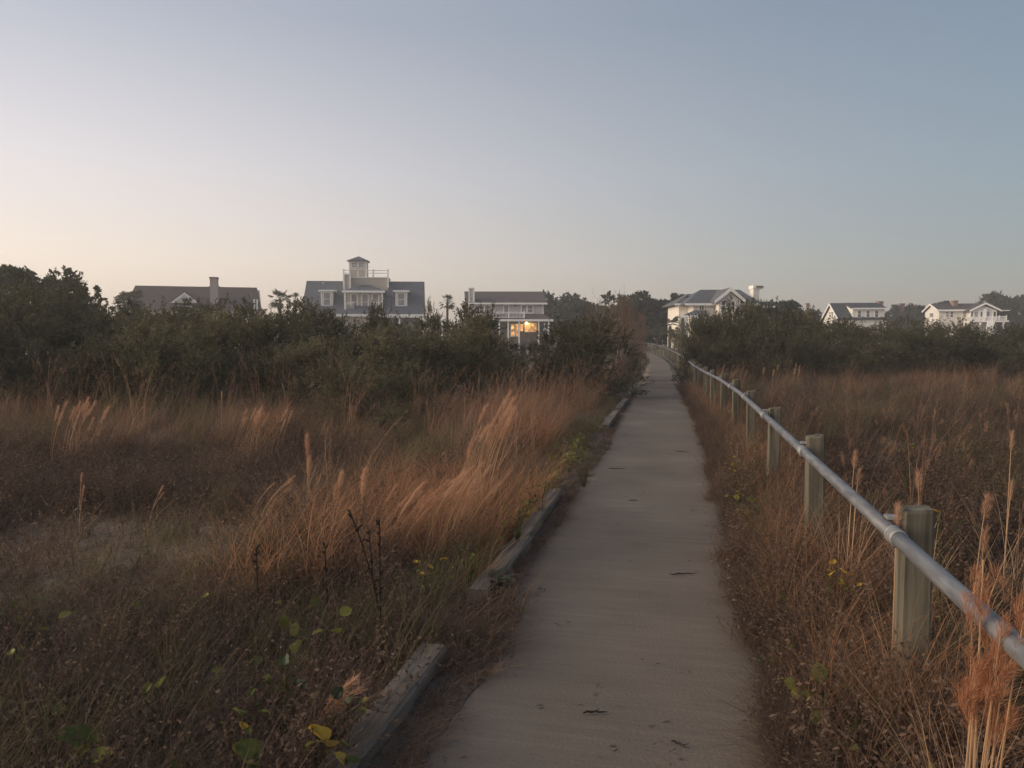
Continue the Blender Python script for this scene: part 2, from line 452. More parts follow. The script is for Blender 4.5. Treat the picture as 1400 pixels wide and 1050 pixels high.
# ------------------------------------------------------------------ handrail fence
def handrail():
    root = empty('handrail_fence', (rx(3.4), 3.4, 0), 0, 'grey steel pipe handrail on square wooden posts right of the path', 'handrail')
    ox, oy = rx(3.4), 3.4
    posts = [.9, 3.45, 5.85, 8.5, 11.1, 13.6, 16.1, 18.4, 20.6, 22.8, 25.2] + list(np.arange(27.7, 98, 2.5))
    random.seed(3)
    for i, y in enumerate(posts):
        if 29 < y < 34.5: pass
        xr = rx(y) + .05
        hgt = .90 + random.uniform(-.015, .03)
        wd = .122
        z0 = gz(xr, y)
        mb = MB()
        x0, x1 = xr, xr + wd
        t = random.uniform(-.012, .012)
        ch = .012
        ztop = pz(y) + hgt
        # square post with eased arrises and a slightly split, sloped top
        ring = [(x0 + ch, y - wd / 2), (x1 - ch, y - wd / 2), (x1, y - wd / 2 + ch), (x1, y + wd / 2 - ch), (x1 - ch, y + wd / 2), (x0 + ch, y + wd / 2), (x0, y + wd / 2 - ch), (x0, y - wd / 2 + ch)]
        lv = [(z0 - .25, 0), (z0 + .3, t * .3), (ztop - .012, t), (ztop, t)]
        for k, (z, off) in enumerate(lv):
            sh = .93 if k == 3 else 1
            for (x, yy) in ring:
                cx, cy = (x0 + x1) / 2, y
                mb.v.append((cx + (x - cx) * sh + off - ox, cy + (yy - cy) * sh - oy, z + (.012 * (x - cx) / wd if k >= 2 else 0)))
        for k in range(3):
            for j in range(8):
                mb.f.append((k * 8 + j, k * 8 + (j + 1) % 8, (k + 1) * 8 + (j + 1) % 8, (k + 1) * 8 + j))
        mb.f.append(tuple(24 + j for j in range(8)))
        mb.build('post', M['post'], root)
        if y < 30:
            b = MB()         # strap that carries the pipe on the path-side face
            zc = pz(y) + .82
            b.box(xr - .05 - ox, xr + .04 - ox, y - .03 - oy, y + .03 - oy, zc + .034, zc + .046)
            b.box(xr - .012 - ox, xr - .001 - ox, y - .03 - oy, y + .03 - oy, zc - .05, zc + .033)
            b.build('bracket', M['galv_light'], root)
        if y < 45:
            c = MB()
            yc = y - .16 - (.02 if i % 2 else 0)
            tv = Vector((rx(yc + .08) - rx(yc - .08), .16, pz(yc + .08) - pz(yc - .08))).normalized()
            p = Vector((rx(yc) - ox - .003, yc - oy, pz(yc) + .82))
            c.tube([p - tv * .035, p + tv * .035], .0345, 14)
            c.tube([p - tv * .042, p - tv * .030], .037, 14)
            c.tube([p + tv * .030, p + tv * .042], .037, 14)
            c.build('coupling', M['galv_light'], root, True)
    # pipe in straight lengths, butted inside the couplings
    yy = [.2] + [posts[k] - .16 for k in range(1, len(posts), 2)] + [98]
    for k in range(len(yy) - 1):
        seg = MB()
        ys = np.linspace(yy[k] + .002, yy[k + 1] - .002, 7)
        seg.tube([(rx(y) - ox - .003, y - oy, pz(y) + .82) for y in ys], .030, 14)
        seg.build('rail_pipe', M['galv'], root, True)
handrail()

# ------------------------------------------------------------------ foliage builders
def leaf_quads(P, D, L, W, r):
    """Diamond leaves: base, side, tip, side."""
    D = D / np.linalg.norm(D, axis=1, keepdims=True)
    S = np.cross(D, r.normal(size=D.shape)); S /= np.linalg.norm(S, axis=1, keepdims=True) + 1e-9
    L = L[:, None]; W = W[:, None]
    V = np.stack([P, P + D * L * .5 + S * W, P + D * L, P + D * L * .5 - S * W], 1).reshape(-1, 3)
    F4 = np.arange(len(V)).reshape(-1, 4)
    return V, F4
def shoots_to_leaves(B, D, L, per, ll, lw, r, val):
    """Leaves along straight shoots. B base, D unit dir, L length."""
    n = len(B)
    t = np.tile((np.arange(per) + .5) / per, (n, 1)) + r.uniform(-.04, .04, (n, per))
    P = B[:, None, :] + D[:, None, :] * (L[:, None] * t)[:, :, None]
    rd = r.normal(size=(n, per, 3)); rd /= np.linalg.norm(rd, axis=2, keepdims=True)
    LD = D[:, None, :] * .75 + rd * .8 + np.array([0, 0, .15])
    k = n * per
    le = r.uniform(.7, 1.25, k) * ll
    V, F4 = leaf_quads(P.reshape(-1, 3), LD.reshape(-1, 3), le, le * lw, r)
    c = np.repeat(np.clip(np.repeat(val, per) * .6 + r.uniform(0, .4, k), 0, 1), 4)
    return V, F4, c
def shrub_variant(seed, W=2.4, Hh=2.6, nblob=26, nshoot=560, per=14, ll=.092, lw=.18, upright=.75, mat='shrub', spike=.25):
    r = np.random.default_rng(seed)
    # lobes at the ends of the stems: uneven crown with gaps between them
    th = r.uniform(0, 2 * np.pi, nblob); rad = np.sqrt(r.uniform(0, 1, nblob)) * W * .44
    zz = r.uniform(.12, .92, nblob) * Hh
    zz *= 1 - .35 * (rad / (W * .5)) ** 2
    C = np.stack([np.cos(th) * rad, np.sin(th) * rad, zz], 1)
    br = r.uniform(.22, .42, nblob) * W / 2.4
    bv = r.uniform(0, 1, nblob)
    idx = r.integers(0, nblob, nshoot)
    g = r.normal(size=(nshoot, 3)); g /= np.linalg.norm(g, axis=1, keepdims=True)
    B = C[idx] + g * (br[idx] * r.uniform(.25, 1, nshoot))[:, None]
    out = B - np.array([0, 0, Hh * .35]); out /= np.linalg.norm(out, axis=1, keepdims=True)
    D = g * .45 + out * .35 + np.array([0, 0, upright]) * r.uniform(.5, 1.1, nshoot)[:, None] + r.normal(size=(nshoot, 3)) * .18
    D /= np.linalg.norm(D, axis=1, keepdims=True)
    L = r.uniform(.18, .42, nshoot) * (1 + spike * (r.uniform(0, 1, nshoot) > .9))
    B[:, 2] = np.clip(B[:, 2], .05, None)
    V, F4, c = shoots_to_leaves(B, D, L, per, ll, lw, r, bv[idx])
    zs = Hh / np.percentile(V[:, 2], 98.2)
    V[:, 2] *= zs; C[:, 2] *= zs; B[:, 2] *= zs; D[:, 2] *= zs
    crown = np_mesh('shrub_crown', V, F4, M[mat], c)
    mb = MB()
    for k in range(0, nblob, 2):
        p0 = Vector((r.uniform(-.12, .12), r.uniform(-.12, .12), -.1)); p3 = Vector(C[k])
        m1 = p0.lerp(p3, .5) + Vector((r.uniform(-.1, .1), r.uniform(-.1, .1), .1))
        mb.tube([p0, m1, p3], [.03, .02, .008], 5, False)
    for k in range(0, nshoot, 6):
        mb.tube([B[k], B[k] + D[k] * L[k]], [.006, .002], 3, False)
    return crown, mb.mesh('shrub_trunk', M['bark'])
SHR = [shrub_variant(100 + i, nblob=22 + 3 * i) for i in range(5)]
SHR_TALL = [shrub_variant(200 + i, W=1.9, Hh=3.0, nblob=26, upright=1.1, spike=.5) for i in range(3)]
RUST = [shrub_variant(300 + i, W=1.8, Hh=3.0, nblob=24, nshoot=380, per=12, ll=.075, lw=.11, upright=1.8, mat='rust_shrub', spike=1.4) for i in range(2)]
def place_shrub(var, px, d, top_y, width, label, group, vh=2.6, vw=2.4, name='wax_myrtle_shrub', cat='shrub'):
    X, Y = at(px, d)
    z0 = gz(X, Y)
    hgt = hz(top_y, d) - z0
    o = empty(name, (X, Y, z0 - .05), random.uniform(0, 6.28), label, cat, group)
    sx_ = width / vw
    o.scale = (sx_ * random.uniform(.9, 1.1), sx_ * random.uniform(.9, 1.1), hgt / vh)
    link('crown', var[0], o); link('stems', var[1], o)['kind'] = 'stuff'
    return o

# skyline of the thicket in the photo (column -> row of shrub tops)
SKX = [-120, 0, 40, 75, 105, 135, 180, 250, 330, 400, 430, 470, 510, 545, 575, 600, 640, 665, 700, 745, 765, 800, 835, 865, 890]
SKT = [365, 372, 376, 382, 398, 411, 414, 414, 415, 415, 423, 434, 431, 440, 437, 424, 424, 432, 460, 460, 446, 428, 418, 410, 420]
SKX2 = [925, 945, 985, 1010, 1050, 1085, 1120, 1170, 1230, 1300, 1350, 1400, 1480]
SKT2 = [466, 436, 426, 420, 426, 424, 436, 440, 434, 437, 446, 444, 434]
BELOW_OLD = [(135, 'the dark pines at the left edge'), (395, 'the brown roofed house with the brick chimney'), (590, 'the tan house with the roof tower'), (765, 'the grey two storey house with lit windows'), (900, 'the gap left of the path')]
BELOW = [(0, 'left picture edge'), (60, 'tallest pine'), (130, 'rounded pines'), (185, 'wispy young pine'), (235, 'left end of brown roof'), (275, 'small white gable'), (320, 'brick chimney'), (370, 'right end of brown roof'), (415, 'palmetto'), (465, 'left white dormer'), (530, 'roof tower'), (585, 'right white dormer'), (630, 'slim topped bush'), (668, 'grey house chimney'), (715, 'white balcony'), (765, 'lit porch'), (900, 'broad oak')]
BELOW2 = [(1030, 'white front gable'), (1075, 'tall white chimney'), (1115, 'slim lone brick chimney'), (1165, 'charcoal roof gable'), (1215, 'three dormer windows'), (1270, 'squat brick chimney'), (1312, 'red chimney'), (1350, 'railed deck'), (1400, 'large oak'), (1600, 'right picture edge')]
LOTS = {}
def cell(px, table):
    for x, n in table:
        if px < x: return n
    return table[-1][1]
random.seed(21)
rows_left = [(14.2, 50, 1.9, 'front row'), (17, 30, 2.2, 'second row'), (20.5, 12, 2.4, 'third row'), (26, 0, 2.9, 'rear row')]
for d, low, wd, rn in rows_left:
    step = wd * .62 * FPX / d
    px = -130 + random.uniform(0, step)
    while px < 805:
        dd = d + random.uniform(-1, 1)
        if (px > 600 and d < 16) or (px > 690 and d < 19):
            px += step; continue
        sk = float(np.interp(px, SKX, SKT))
        ty = sk + low * (1.0 if px > 150 else 1.6) * random.uniform(.55, 1.25) + random.uniform(-5, 9)
        n = cell(px, BELOW)
        tall = px > 620 and random.random() < .5
        v = random.choice(SHR_TALL if tall else SHR)
        # the thicket narrows towards the path
        X, Y = at(px, dd)
        if X < pl(Y) - 1.0:
            LOTS.setdefault(('olive', 'thicket left of the path', rn, n), []).append(place_shrub(v, px, dd, ty, wd * random.uniform(.9, 1.25), None, None, vh=3.0 if tall else 2.6, vw=1.9 if tall else 2.4))
        px += step * random.uniform(.85, 1.2)
random.seed(5)
rows_right = [(30, 26, 2.5, 'front row'), (34, 10, 2.7, 'middle row'), (40, 0, 3.2, 'rear row')]
for d, low, wd, rn in rows_right:
    step = wd * .60 * FPX / d
    px = 985 + random.uniform(0, step * .5)
    while px < 1520:
        dd = d + random.uniform(-1.2, 1.2)
        ty = float(np.interp(px, SKX2, SKT2)) + low * random.uniform(.5, 1.2) + random.uniform(-4, 7)
        n = cell(px, BELOW2)
        LOTS.setdefault(('dark green', 'hedge right of the path', rn, n), []).append(place_shrub(random.choice(SHR), px, dd, ty, wd * random.uniform(.9, 1.25), None, None))
        px += step * random.uniform(.85, 1.2)
for (colr, where, rn, n), lst in LOTS.items():
    names = {1: [''], 2: ['left ', 'right '], 3: ['leftmost ', 'middle ', 'rightmost ']}.get(len(lst), [f'{w_} ' for w_ in ('first', 'second', 'third', 'fourth', 'fifth', 'sixth', 'seventh')])
    for o, nm in zip(lst, names):
        tag(o, f'{nm}{colr} bush in the {rn} below the {n}', None, f'bushes of the {where}')
# single bushes one can point to
place_shrub(SHR[1], 952, 27.5, 462, 1.5, 'dark bush crowding the right edge of the path and hiding the handrail', None)
place_shrub(SHR[3], 968, 31.5, 432, 2.4, 'big olive bush right of the path behind the end of the near handrail', None)
place_shrub(SHR[0], 1003, 31, 415, 2.6, 'tall bush in front of the white gable of the house with the tall chimney', None)
place_shrub(SHR[2], 1050, 36, 416, 3.0, 'pale green bush below the tall white chimney', None)
place_shrub(SHR[4], 862, 30, 472, 1.0, 'low dark bush at the left edge of the path where it narrows', None)
place_shrub(SHR_TALL[0], 772, 24, 446, 2.2, 'olive bush left of the path, right of the lit porch', None, 3.0, 1.9)
place_shrub(SHR[2], 873, 38, 480, .9, 'smallest dark bush at the left path edge, beyond the low dark one', None)
place_shrub(SHR_TALL[1], 790, 26, 440, 2.0, 'dark bush left of the path, in front of the rusty bushes', None, 3.0, 1.9)
for px, d, ty, wd, lab in [(851, 28, 420, 1.5, 'rusty brown tall bush beside the path, first of the tall rusty bushes'),
                           (838, 31, 408, 1.9, 'rusty brown tall bush left of the path, second from the path'),
                           (816, 33, 414, 1.9, 'thin rusty brown bush left of the path, third from the path'),
                           (870, 52, 430, 1.7, 'rusty brown bush where the path narrows, nearest the path of the rusty bushes'),
                           (862, 41, 420, 1.5, 'small rusty brown bush behind the others at the bend of the path')]:
    place_shrub(random.choice(RUST), px, d, ty, wd, lab, 'rusty bushes beside the path', 3.0, 1.8, 'rusty_shrub')
place_shrub(SHR_TALL[2], 513, 24, 418, 1.2, 'slim bush rising in front of the balcony of the tan house', None, 3.0, 1.9)
place_shrub(SHR[0], 640, 24, 423, 1.6, 'round olive bush hiding the lower left corner of the grey house', None)
place_shrub(SHR[0], 933, 67, 452, 2.4, 'dark bush against the foot of the white house, right of the far handrail', None)
place_shrub(SHR[2], 944, 62, 438, 2.6, 'dark bush at the bend of the path, left of the white house', None)
place_shrub(SHR[1], 928, 70, 450, 1.6, 'low dark bush at the foot of the white house, right of the bend', None)
place_shrub(SHR[3], 1143, 37, 441, 2.6, 'dark bush in front of the white gable end of the long dormer house', None)
place_shrub(SHR[4], 975, 38, 431, 2.6, 'olive bush in front of the left porch of the white house', None)
place_shrub(SHR_TALL[0], 590, 26, 418, .9, 'slim leafless topped bush between the tan house and the grey house', None, 3.0, 1.9)

# ------------------------------------------------------------------ trees
def tree(name, px, d, top_y, width, mat, label, seed, cat='tree', group=None, low=.30, nblob=34, nshoot=520, per=10, ll=.30, lw=.25, flat=.9):
    r = np.random.default_rng(seed)
    X, Y = at(px, d); z0 = gz(X, Y)
    Hh = hz(top_y, d) - z0
    root = empty(name, (X, Y, z0), r.uniform(0, 6.28), label, cat, group)
    th = r.uniform(0, 6.283, nblob); q = np.sqrt(r.uniform(.02, 1, nblob))
    zt = low + (1 - low) * r.uniform(0, 1, nblob)
    prof = np.sqrt(np.clip(1 - ((zt - (low + .38)) / (.72)) ** 2, .05, 1))
    C = np.stack([np.cos(th) * q * prof * width * .46, np.sin(th) * q * prof * width * .46, zt * Hh * .94], 1)
    br = r.uniform(.07, .14, nblob) * width
    bv = r.uniform(0, 1, nblob)
    idx = r.integers(0, nblob, nshoot)
    g = r.normal(size=(nshoot, 3)); g /= np.linalg.norm(g, axis=1, keepdims=True)
    g[:, 2] *= flat * .7
    B = C[idx] + g * (br[idx] * r.uniform(.3, 1, nshoot))[:, None]
    D = g + np.array([0, 0, .35]) + r.normal(size=(nshoot, 3)) * .25
    D /= np.linalg.norm(D, axis=1, keepdims=True)
    L = r.uniform(.05, .10, nshoot) * width * .9
    V, F4, c = shoots_to_leaves(B, D, L, per, ll, lw, r, bv[idx])
    link('crown', np_mesh('crown', V, F4, M[mat], c), root)
    mb = MB()
    tr = .035 * Hh
    top = Vector((r.uniform(-.3, .3), r.uniform(-.3, .3), Hh * (low + .25)))
    mb.tube([(0, 0, -.2), (top.x * .4, top.y * .4, top.z * .5), top], [tr, tr * .8, tr * .5], 8, False)
    mb.build('trunk', M['bark'], root)
    mb = MB()
    for k in range(0, nblob, 2):
        s = Vector((0, 0, 0)).lerp(top, r.uniform(.6, 1))
        e = Vector(C[k]); mid = s.lerp(e, .5) + Vector((0, 0, .05 * Hh))
        mb.tube([s, mid, e], [tr * .35, tr * .22, tr * .08], 5, False)
    mb.build('limbs', M['bark'], root)['kind'] = 'stuff'
    return root
# dark pines and oaks against the glow at the left
for k, (px, d, ty, wd, lab) in enumerate([(-22, 44, 372, 3.6, 'dark pine cut by the left edge of the picture'),
        (24, 46, 359, 2.6, 'tall rounded dark pine near the left edge, tallest of the skyline group'),
        (52, 52, 366, 2.4, 'slim dark pine in the middle of the skyline group at left'),
        (84, 48, 364, 2.9, 'round topped dark pine, rightmost tall crown of the skyline group at left'),
        (106, 50, 385, 2.0, 'low dark pine stepping down right of the skyline group at left'),
        (140, 55, 388, .9, 'thin wispy young pine standing alone left of the brown roofed house'),
        (176, 80, 396, 3.2, 'dark tree at the left end of the brown roof')]):
    tree('pine_tree', px, d, ty, wd, 'pine', lab, 400 + k, group='dark trees along the left skyline', ll=.22, nblob=46 if wd > 1 else 12, nshoot=900 if wd > 1 else 90, low=.25)
for k, (px, d, ty, wd, lab) in enumerate([(768, 118, 402, 8.6, 'broad dark oak behind the right end of the grey two storey house'),
        (800, 108, 416, 5.5, 'lower dark oak right of the broad oak behind the grey house'),
        (852, 92, 402, 6.5, 'round dark oak above the rusty bushes left of the path'),
        (884, 96, 411, 5.0, 'dark oak between the rusty bushes and the white house'),
        (924, 100, 404, 4.2, 'dark oak peeking out left of the white house with the tall chimney'),
        (1072, 90, 414, 5.0, 'pale green tree right of the white house with the tall chimney'),
        (1112, 140, 424, 5.0, 'small dark tree right of the lone brick chimney'),
        (1243, 150, 417, 8.5, 'low dark oak between the two white houses at the right'),
        (1262, 160, 421, 6.0, 'small dark oak just left of the white house with the deck'),
        (1291, 158, 410, 4.6, 'dark oak top showing over the roof of the white house with the deck'),
        (1368, 150, 402, 10.5, 'large dark oak behind the deck of the rightmost house'),
        (1405, 155, 405, 9.5, 'large dark oak at the right edge of the picture')]):
    tree('oak_tree', px, d, ty, wd, 'oak', lab, 500 + k, group='dark oaks behind the houses', ll=.42, lw=.32, low=.12, nblob=60, nshoot=1100)

def palm(px, d, top_y, rad, label, seed, trunk=True):
    r = random.Random(seed)
    X, Y = at(px, d); z0 = gz(X, Y); Hh = hz(top_y, d) - z0
    root = empty('palmetto_tree', (X, Y, z0), r.uniform(0, 6), label, 'palm tree', 'palmetto palms near the houses')
    hc = Hh - rad * .75
    mb = MB(); mb.tube([(0, 0, -.2), (.05, .02, hc * .5), (0, 0, hc)], [.17, .14, .15], 8); mb.build('trunk', M['bark'], root)
    V = []; Fq = []; c = []
    for k in range(26):
        az = r.uniform(0, 6.283); e = r.uniform(-.7, 1.3)
        dv = Vector((math.cos(az) * math.cos(e), math.sin(az) * math.cos(e), math.sin(e)))
        st = Vector((0, 0, hc)); hub = st + dv * rad * .5 + Vector((0, 0, -.08 * rad))
        side = dv.cross(Vector((0, 0, 1))).normalized()
        cv = r.random()
        for s, w_ in ((st, .02),):
            n0 = len(V); V += [st - side * .02, st + side * .02, hub + side * .015, hub - side * .015]; Fq.append((n0, n0 + 1, n0 + 2, n0 + 3)); c += [cv] * 4
        for j in range(9):
            f = (j - 4) / 4
            ld = (dv * (1 - .35 * abs(f)) + side * f * .95 + Vector((0, 0, -.25 - .2 * abs(f)))).normalized()
            tip = hub + ld * rad * .55; up = ld.cross(side).normalized() if abs(f) < .9 else Vector((0, 0, 1))
            wv = ld.cross(Vector((0, 0, 1)))
            wv = (wv.normalized() if wv.length > .01 else side) * rad * .045
            mid = hub.lerp(tip, .45) + Vector((0, 0, .03))
            n0 = len(V); V += [hub, mid + wv, tip + Vector((0, 0, -.06)), mid - wv]; Fq.append((n0, n0 + 1, n0 + 2, n0 + 3)); c += [min(1, cv * .7 + r.random() * .3)] * 4
    link('crown', np_mesh('palm_crown', np.array([tuple(v) for v in V]), Fq, M['palm'], c), root)
for k, (px, d, ty, rad, lab) in enumerate([(384, 88, 395, 1.55, 'palmetto palm between the brown roofed house and the tan tower house'),
        (404, 70, 400, .9, 'smaller palmetto just left of the tan tower house'),
        (612, 86, 403, 1.1, 'palmetto palm left of the grey two storey house'),
        (898, 90, 424, 2.2, 'dark palmetto left of the white house at the bend of the path'),
        (916, 74, 430, 1.5, 'dark palmetto in front of the left wall of the white house'),
        (1071, 78, 410, 1.3, 'wispy palmetto right of the tall white chimney')]):
    palm(px, d, ty, rad, lab, 40 + k)

# ------------------------------------------------------------------ houses
class House:
    def __init__(s, name, label, px0, d, rot=0.0):
        X, Y = at(px0, d)
        s.d, s.px0, s.k, s.rot = d, px0, d * CP / FPX, rot
        s.root = empty(name, (X, Y, gz(X, Y) if False else 0), PSI + rot, label, 'house')
    def x(s, px, dy=0):
        t = (px - 700) / FPX * CP; u0 = (s.px0 - 700) / FPX * CP * s.d; c, n_ = math.cos(s.rot), math.sin(s.rot)
        return (t * (s.d + dy * c) - u0 + dy * n_) / (c - t * n_)
    def z(s, py, dy=0): return hz(py, s.d + dy)
    def box(s, nm, mat, x0, x1, y0, y1, z0, z1, parent=None):
        m = MB(); m.box(x0, x1, y0, y1, z0, z1); return m.build(nm, M[mat], parent or s.root)
    def gable_x(s, nm, mat, x0, x1, y0, y1, ze, zr, th=.22, wall=None, yr=None):
        yr = (y0 + y1) / 2 if yr is None else yr
        m = MB(); m.prism_x([(y0, ze), (yr, zr - th), (y1, ze), (y1, ze + th), (yr, zr), (y0, ze + th)], x0, x1)
        return m.build(nm, M[mat], s.root)
    def gable_y(s, nm, mat, x0, x1, y0, y1, ze, zr, th=.2):
        xc = (x0 + x1) / 2
        m = MB(); m.prism_y([(x0, ze), (xc, zr - th), (x1, ze), (x1, ze + th), (xc, zr), (x0, ze + th)], y0, y1)
        return m.build(nm, M[mat], s.root)
    def hip(s, nm, mat, x0, x1, y0, y1, ze, zr, rx0, rx1, th=.2, yr=None):
        yr = (y0 + y1) / 2 if yr is None else yr
        m = MB()
        m.add([(x0, y0, ze), (x1, y0, ze), (x1, y1, ze), (x0, y1, ze), (x0, y0, ze + th), (x1, y0, ze + th), (x1, y1, ze + th), (x0, y1, ze + th), (rx0, yr, zr), (rx1, yr, zr)],
              [(3, 2, 1, 0), (0, 1, 5, 4), (1, 2, 6, 5), (2, 3, 7, 6), (3, 0, 4, 7), (4, 5, 9, 8), (5, 6, 9), (6, 7, 8, 9), (7, 4, 8)])
        return m.build(nm, M[mat], s.root)
    def window(s, x0, x1, z0, z1, y, mat='glass', rows=2, cols=1, fr=.09, nm='window', parent=None):
        m = MB(); a, b = y - .06, y + .02
        m.box(x0 - fr, x0, a, b, z0 - fr, z1 + fr); m.box(x1, x1 + fr, a, b, z0 - fr, z1 + fr)
        m.box(x0, x1, a, b, z0 - fr, z0); m.box(x0, x1, a, b, z1, z1 + fr)
        for k in range(1, rows):
            zz = z0 + (z1 - z0) * k / rows; m.box(x0, x1, a + .015, b, zz - .03, zz + .03)
        for k in range(1, cols):
            xx = x0 + (x1 - x0) * k / cols; m.box(xx - .025, xx + .025, a + .018, b - .002, z0, z1)
        o = m.build(nm, M['trim'], parent or s.root)
        s.box('pane', mat, x0 + .001, x1 - .001, y - .02, y + .012, z0 + .001, z1 - .001, o)
        return o
    def sidewin(s, x, y0, y1, z0, z1, mat='glass', fr=.09, parent=None):
        m = MB(); a, b = x - .06, x + .02
        m.box(a, b, y0 - fr, y0, z0 - fr, z1 + fr); m.box(a, b, y1, y1 + fr, z0 - fr, z1 + fr)
        m.box(a, b, y0, y1, z0 - fr, z0); m.box(a, b, y0, y1, z1, z1 + fr)
        zz = (z0 + z1) / 2; m.box(a + .015, b, y0, y1, zz - .03, zz + .03)
        o = m.build('window', M['trim'], parent or s.root)
        s.box('pane', mat, x - .02, x + .012, y0 + .001, y1 - .001, z0 + .001, z1 - .001, o)
    def rail(s, x0, x1, y, z0, z1, n, mat='trim', nm='railing', bal=True, posts=2):
        m = MB()
        m.box(x0, x1, y - .04, y + .04, z1 - .08, z1)
        m.box(x0, x1, y - .03, y + .03, z0 + .08, z0 + .15)
        if bal:
            for k in range(n):
                xx = x0 + (x1 - x0) * (k + .5) / n; m.box(xx - .025, xx + .025, y - .02, y + .02, z0 + .15, z1 - .08)
        o = m.build(nm, M[mat], s.root)
        for k in range(posts):
            xx = x0 + (x1 - x0) * k / (posts - 1) if posts > 1 else x0
            s.box('post', mat, xx - .07, xx + .07, y - .07, y + .07, z0, z1 + .12, o)
        return o

# --- brown roofed house with brick chimney
h = House('brick_chimney_house', 'brown roofed house with a brick chimney and a small white gable', 270, 95, R(15))
X_, Z_ = h.x, h.z
ze, zr = Z_(424), Z_(392, 5)
ya, yb = 0, 10
m = MB(); m.prism_x([(ya + .5, 0), (yb - .5, 0), (yb - .5, ze), (5, zr - .35), (ya + .5, ze)], X_(180), X_(353)); m.build('wall', M['tan'], h.root)
m = MB()
m.add([(X_(170), ya, ze), (X_(359), ya, ze), (X_(354, 10), yb, ze), (X_(186, 10), yb, ze), (X_(187, 5), 5, zr), (X_(352.5, 5), 5, zr)], [(3, 2, 1, 0), (0, 1, 5, 4), (1, 2, 5), (2, 3, 4, 5), (3, 0, 4)])
m.build('roof', M['roof_brown'], h.root)
m = MB(); zb = Z_(392, 5) - .8
m.prism_y([(X_(272, 6), zb), (X_(327, 6), zb), (X_(293, 6), Z_(388, 6))], 6, 9.5); m.build('rear_gable', M['roof_brown'], h.root)
c = h.box('chimney', 'brick_pale', X_(287), X_(297.5), 1.2, 2.4, ze - .5, Z_(381, 2)); h.box('chimney_cap', 'brick', X_(286.3), X_(298.2), 1.1, 2.5, Z_(381, 2), Z_(379, 2) , c)
gx0, gx1 = X_(236), X_(273); gm = (gx0 + gx1) / 2; gz0, gz1 = Z_(414), Z_(400)
m = MB(); m.prism_y([(gx0 + .25, gz0), (gx1 - .25, gz0), (gm, gz1 - .25)], -.25, 3.2); g = m.build('gable', M['white'], h.root)
m = MB()
m.prism_y([(gx0 - .1, gz0 - .05), (gx0 + .35, gz0 - .05), (gm, gz1 - .35), (gm, gz1)], -.45, -.26); m.prism_y([(gx1 - .35, gz0 - .05), (gx1 + .1, gz0 - .05), (gm, gz1), (gm, gz1 - .35)], -.45, -.26)
m.build('rake_board', M['trim'], g)
m = MB(); m.prism_y([(gx0 - .1, gz0), (gm, gz1 + .02), (gx1 + .1, gz0), (gx1 + .1, gz0 + .12), (gm, gz1 + .14), (gx0 - .1, gz0 + .12)], -.42, 3.4); m.build('gable_roof', M['roof_brown'], h.root)
h.window(gm - .35, gm + .35, gz0 + .1, gz0 + .55, -.27, rows=1, parent=g)
h.window(X_(243), X_(251), Z_(428), Z_(419), .48, cols=2); h.window(X_(254), X_(262), Z_(428), Z_(419), .48, cols=2)
for px in (348.5, 352.5):
    h.box('corner_board', 'trim', X_(px) - .1, X_(px) + .1, .1, .3, ze - 2, Z_(408))

# --- tan house with tower and roof deck
h = House('tower_house', 'large tan house with white dormers and a lookout tower on its slate roof', 497, 105, R(5.5))
X_, Z_ = h.x, h.z
ze, zr = Z_(431), Z_(384.5, 5)
x0, x1 = X_(412), X_(580)
m = MB(); m.prism_x([(.6, 0), (9.4, 0), (9.4, ze), (5, zr - .3), (.6, ze)], x0 + .4, x1 - .4); m.build('wall', M['tan'], h.root)
h.gable_x('roof', 'roof_slate', x0, x1, 0, 10, ze, zr)
h.box('fascia', 'trim', x0, x1, -.12, -.005, ze - .18, ze + .17)
h.box('eave_soffit', 'trim', x0 + .02, x1 - .02, 0, .59, ze - .12, ze - .01)
# porch below the eave
h.box('porch_roof_beam', 'trim', X_(505), X_(578), -2.2, -1.9, ze - .35, ze - .02)
h.box('porch_wall', 'porch_dark', X_(505), X_(576), .45, .59, 0, ze - .36)
for px in (505, 523, 547, 576):
    h.box('porch_column', 'trim', X_(px) - .13, X_(px) + .13, -2.15, -1.89, 0, ze - .36)
sl = (zr - ze) / 5.0
def roof_y(z): return (z - ze) / sl
for px in (446, 548.5):                      # side dormers
    dx0, dx1 = X_(px) - .80, X_(px) + .80
    zt, zb = Z_(399, 1.5), Z_(418, 1.5)
    yd = roof_y(zb) - .15
    d_ = h.box('dormer', 'tan', dx0, dx1, yd, roof_y(zt) + .5, zb - .3, zt)
    m = MB(); m.prism_x([(yd - .3, zt), (yd - .3, zt + .18), (roof_y(zt) + 1.0, zt + .42), (roof_y(zt) + 1.0, zt)], dx0 - .32, dx1 + .32); m.build('dormer_roof', M['trim'], d_)
    for s_ in (dx0, dx1 - .16): h.box('corner_board', 'trim', s_ - .01, s_ + .17, yd - .05, yd + .1, zb - .28, zt - .002, d_)
    h.window(X_(px) - .42, X_(px) + .42, zb + .05, zt - .18, yd - .01, 'blind', 2, 1, .12, parent=d_)
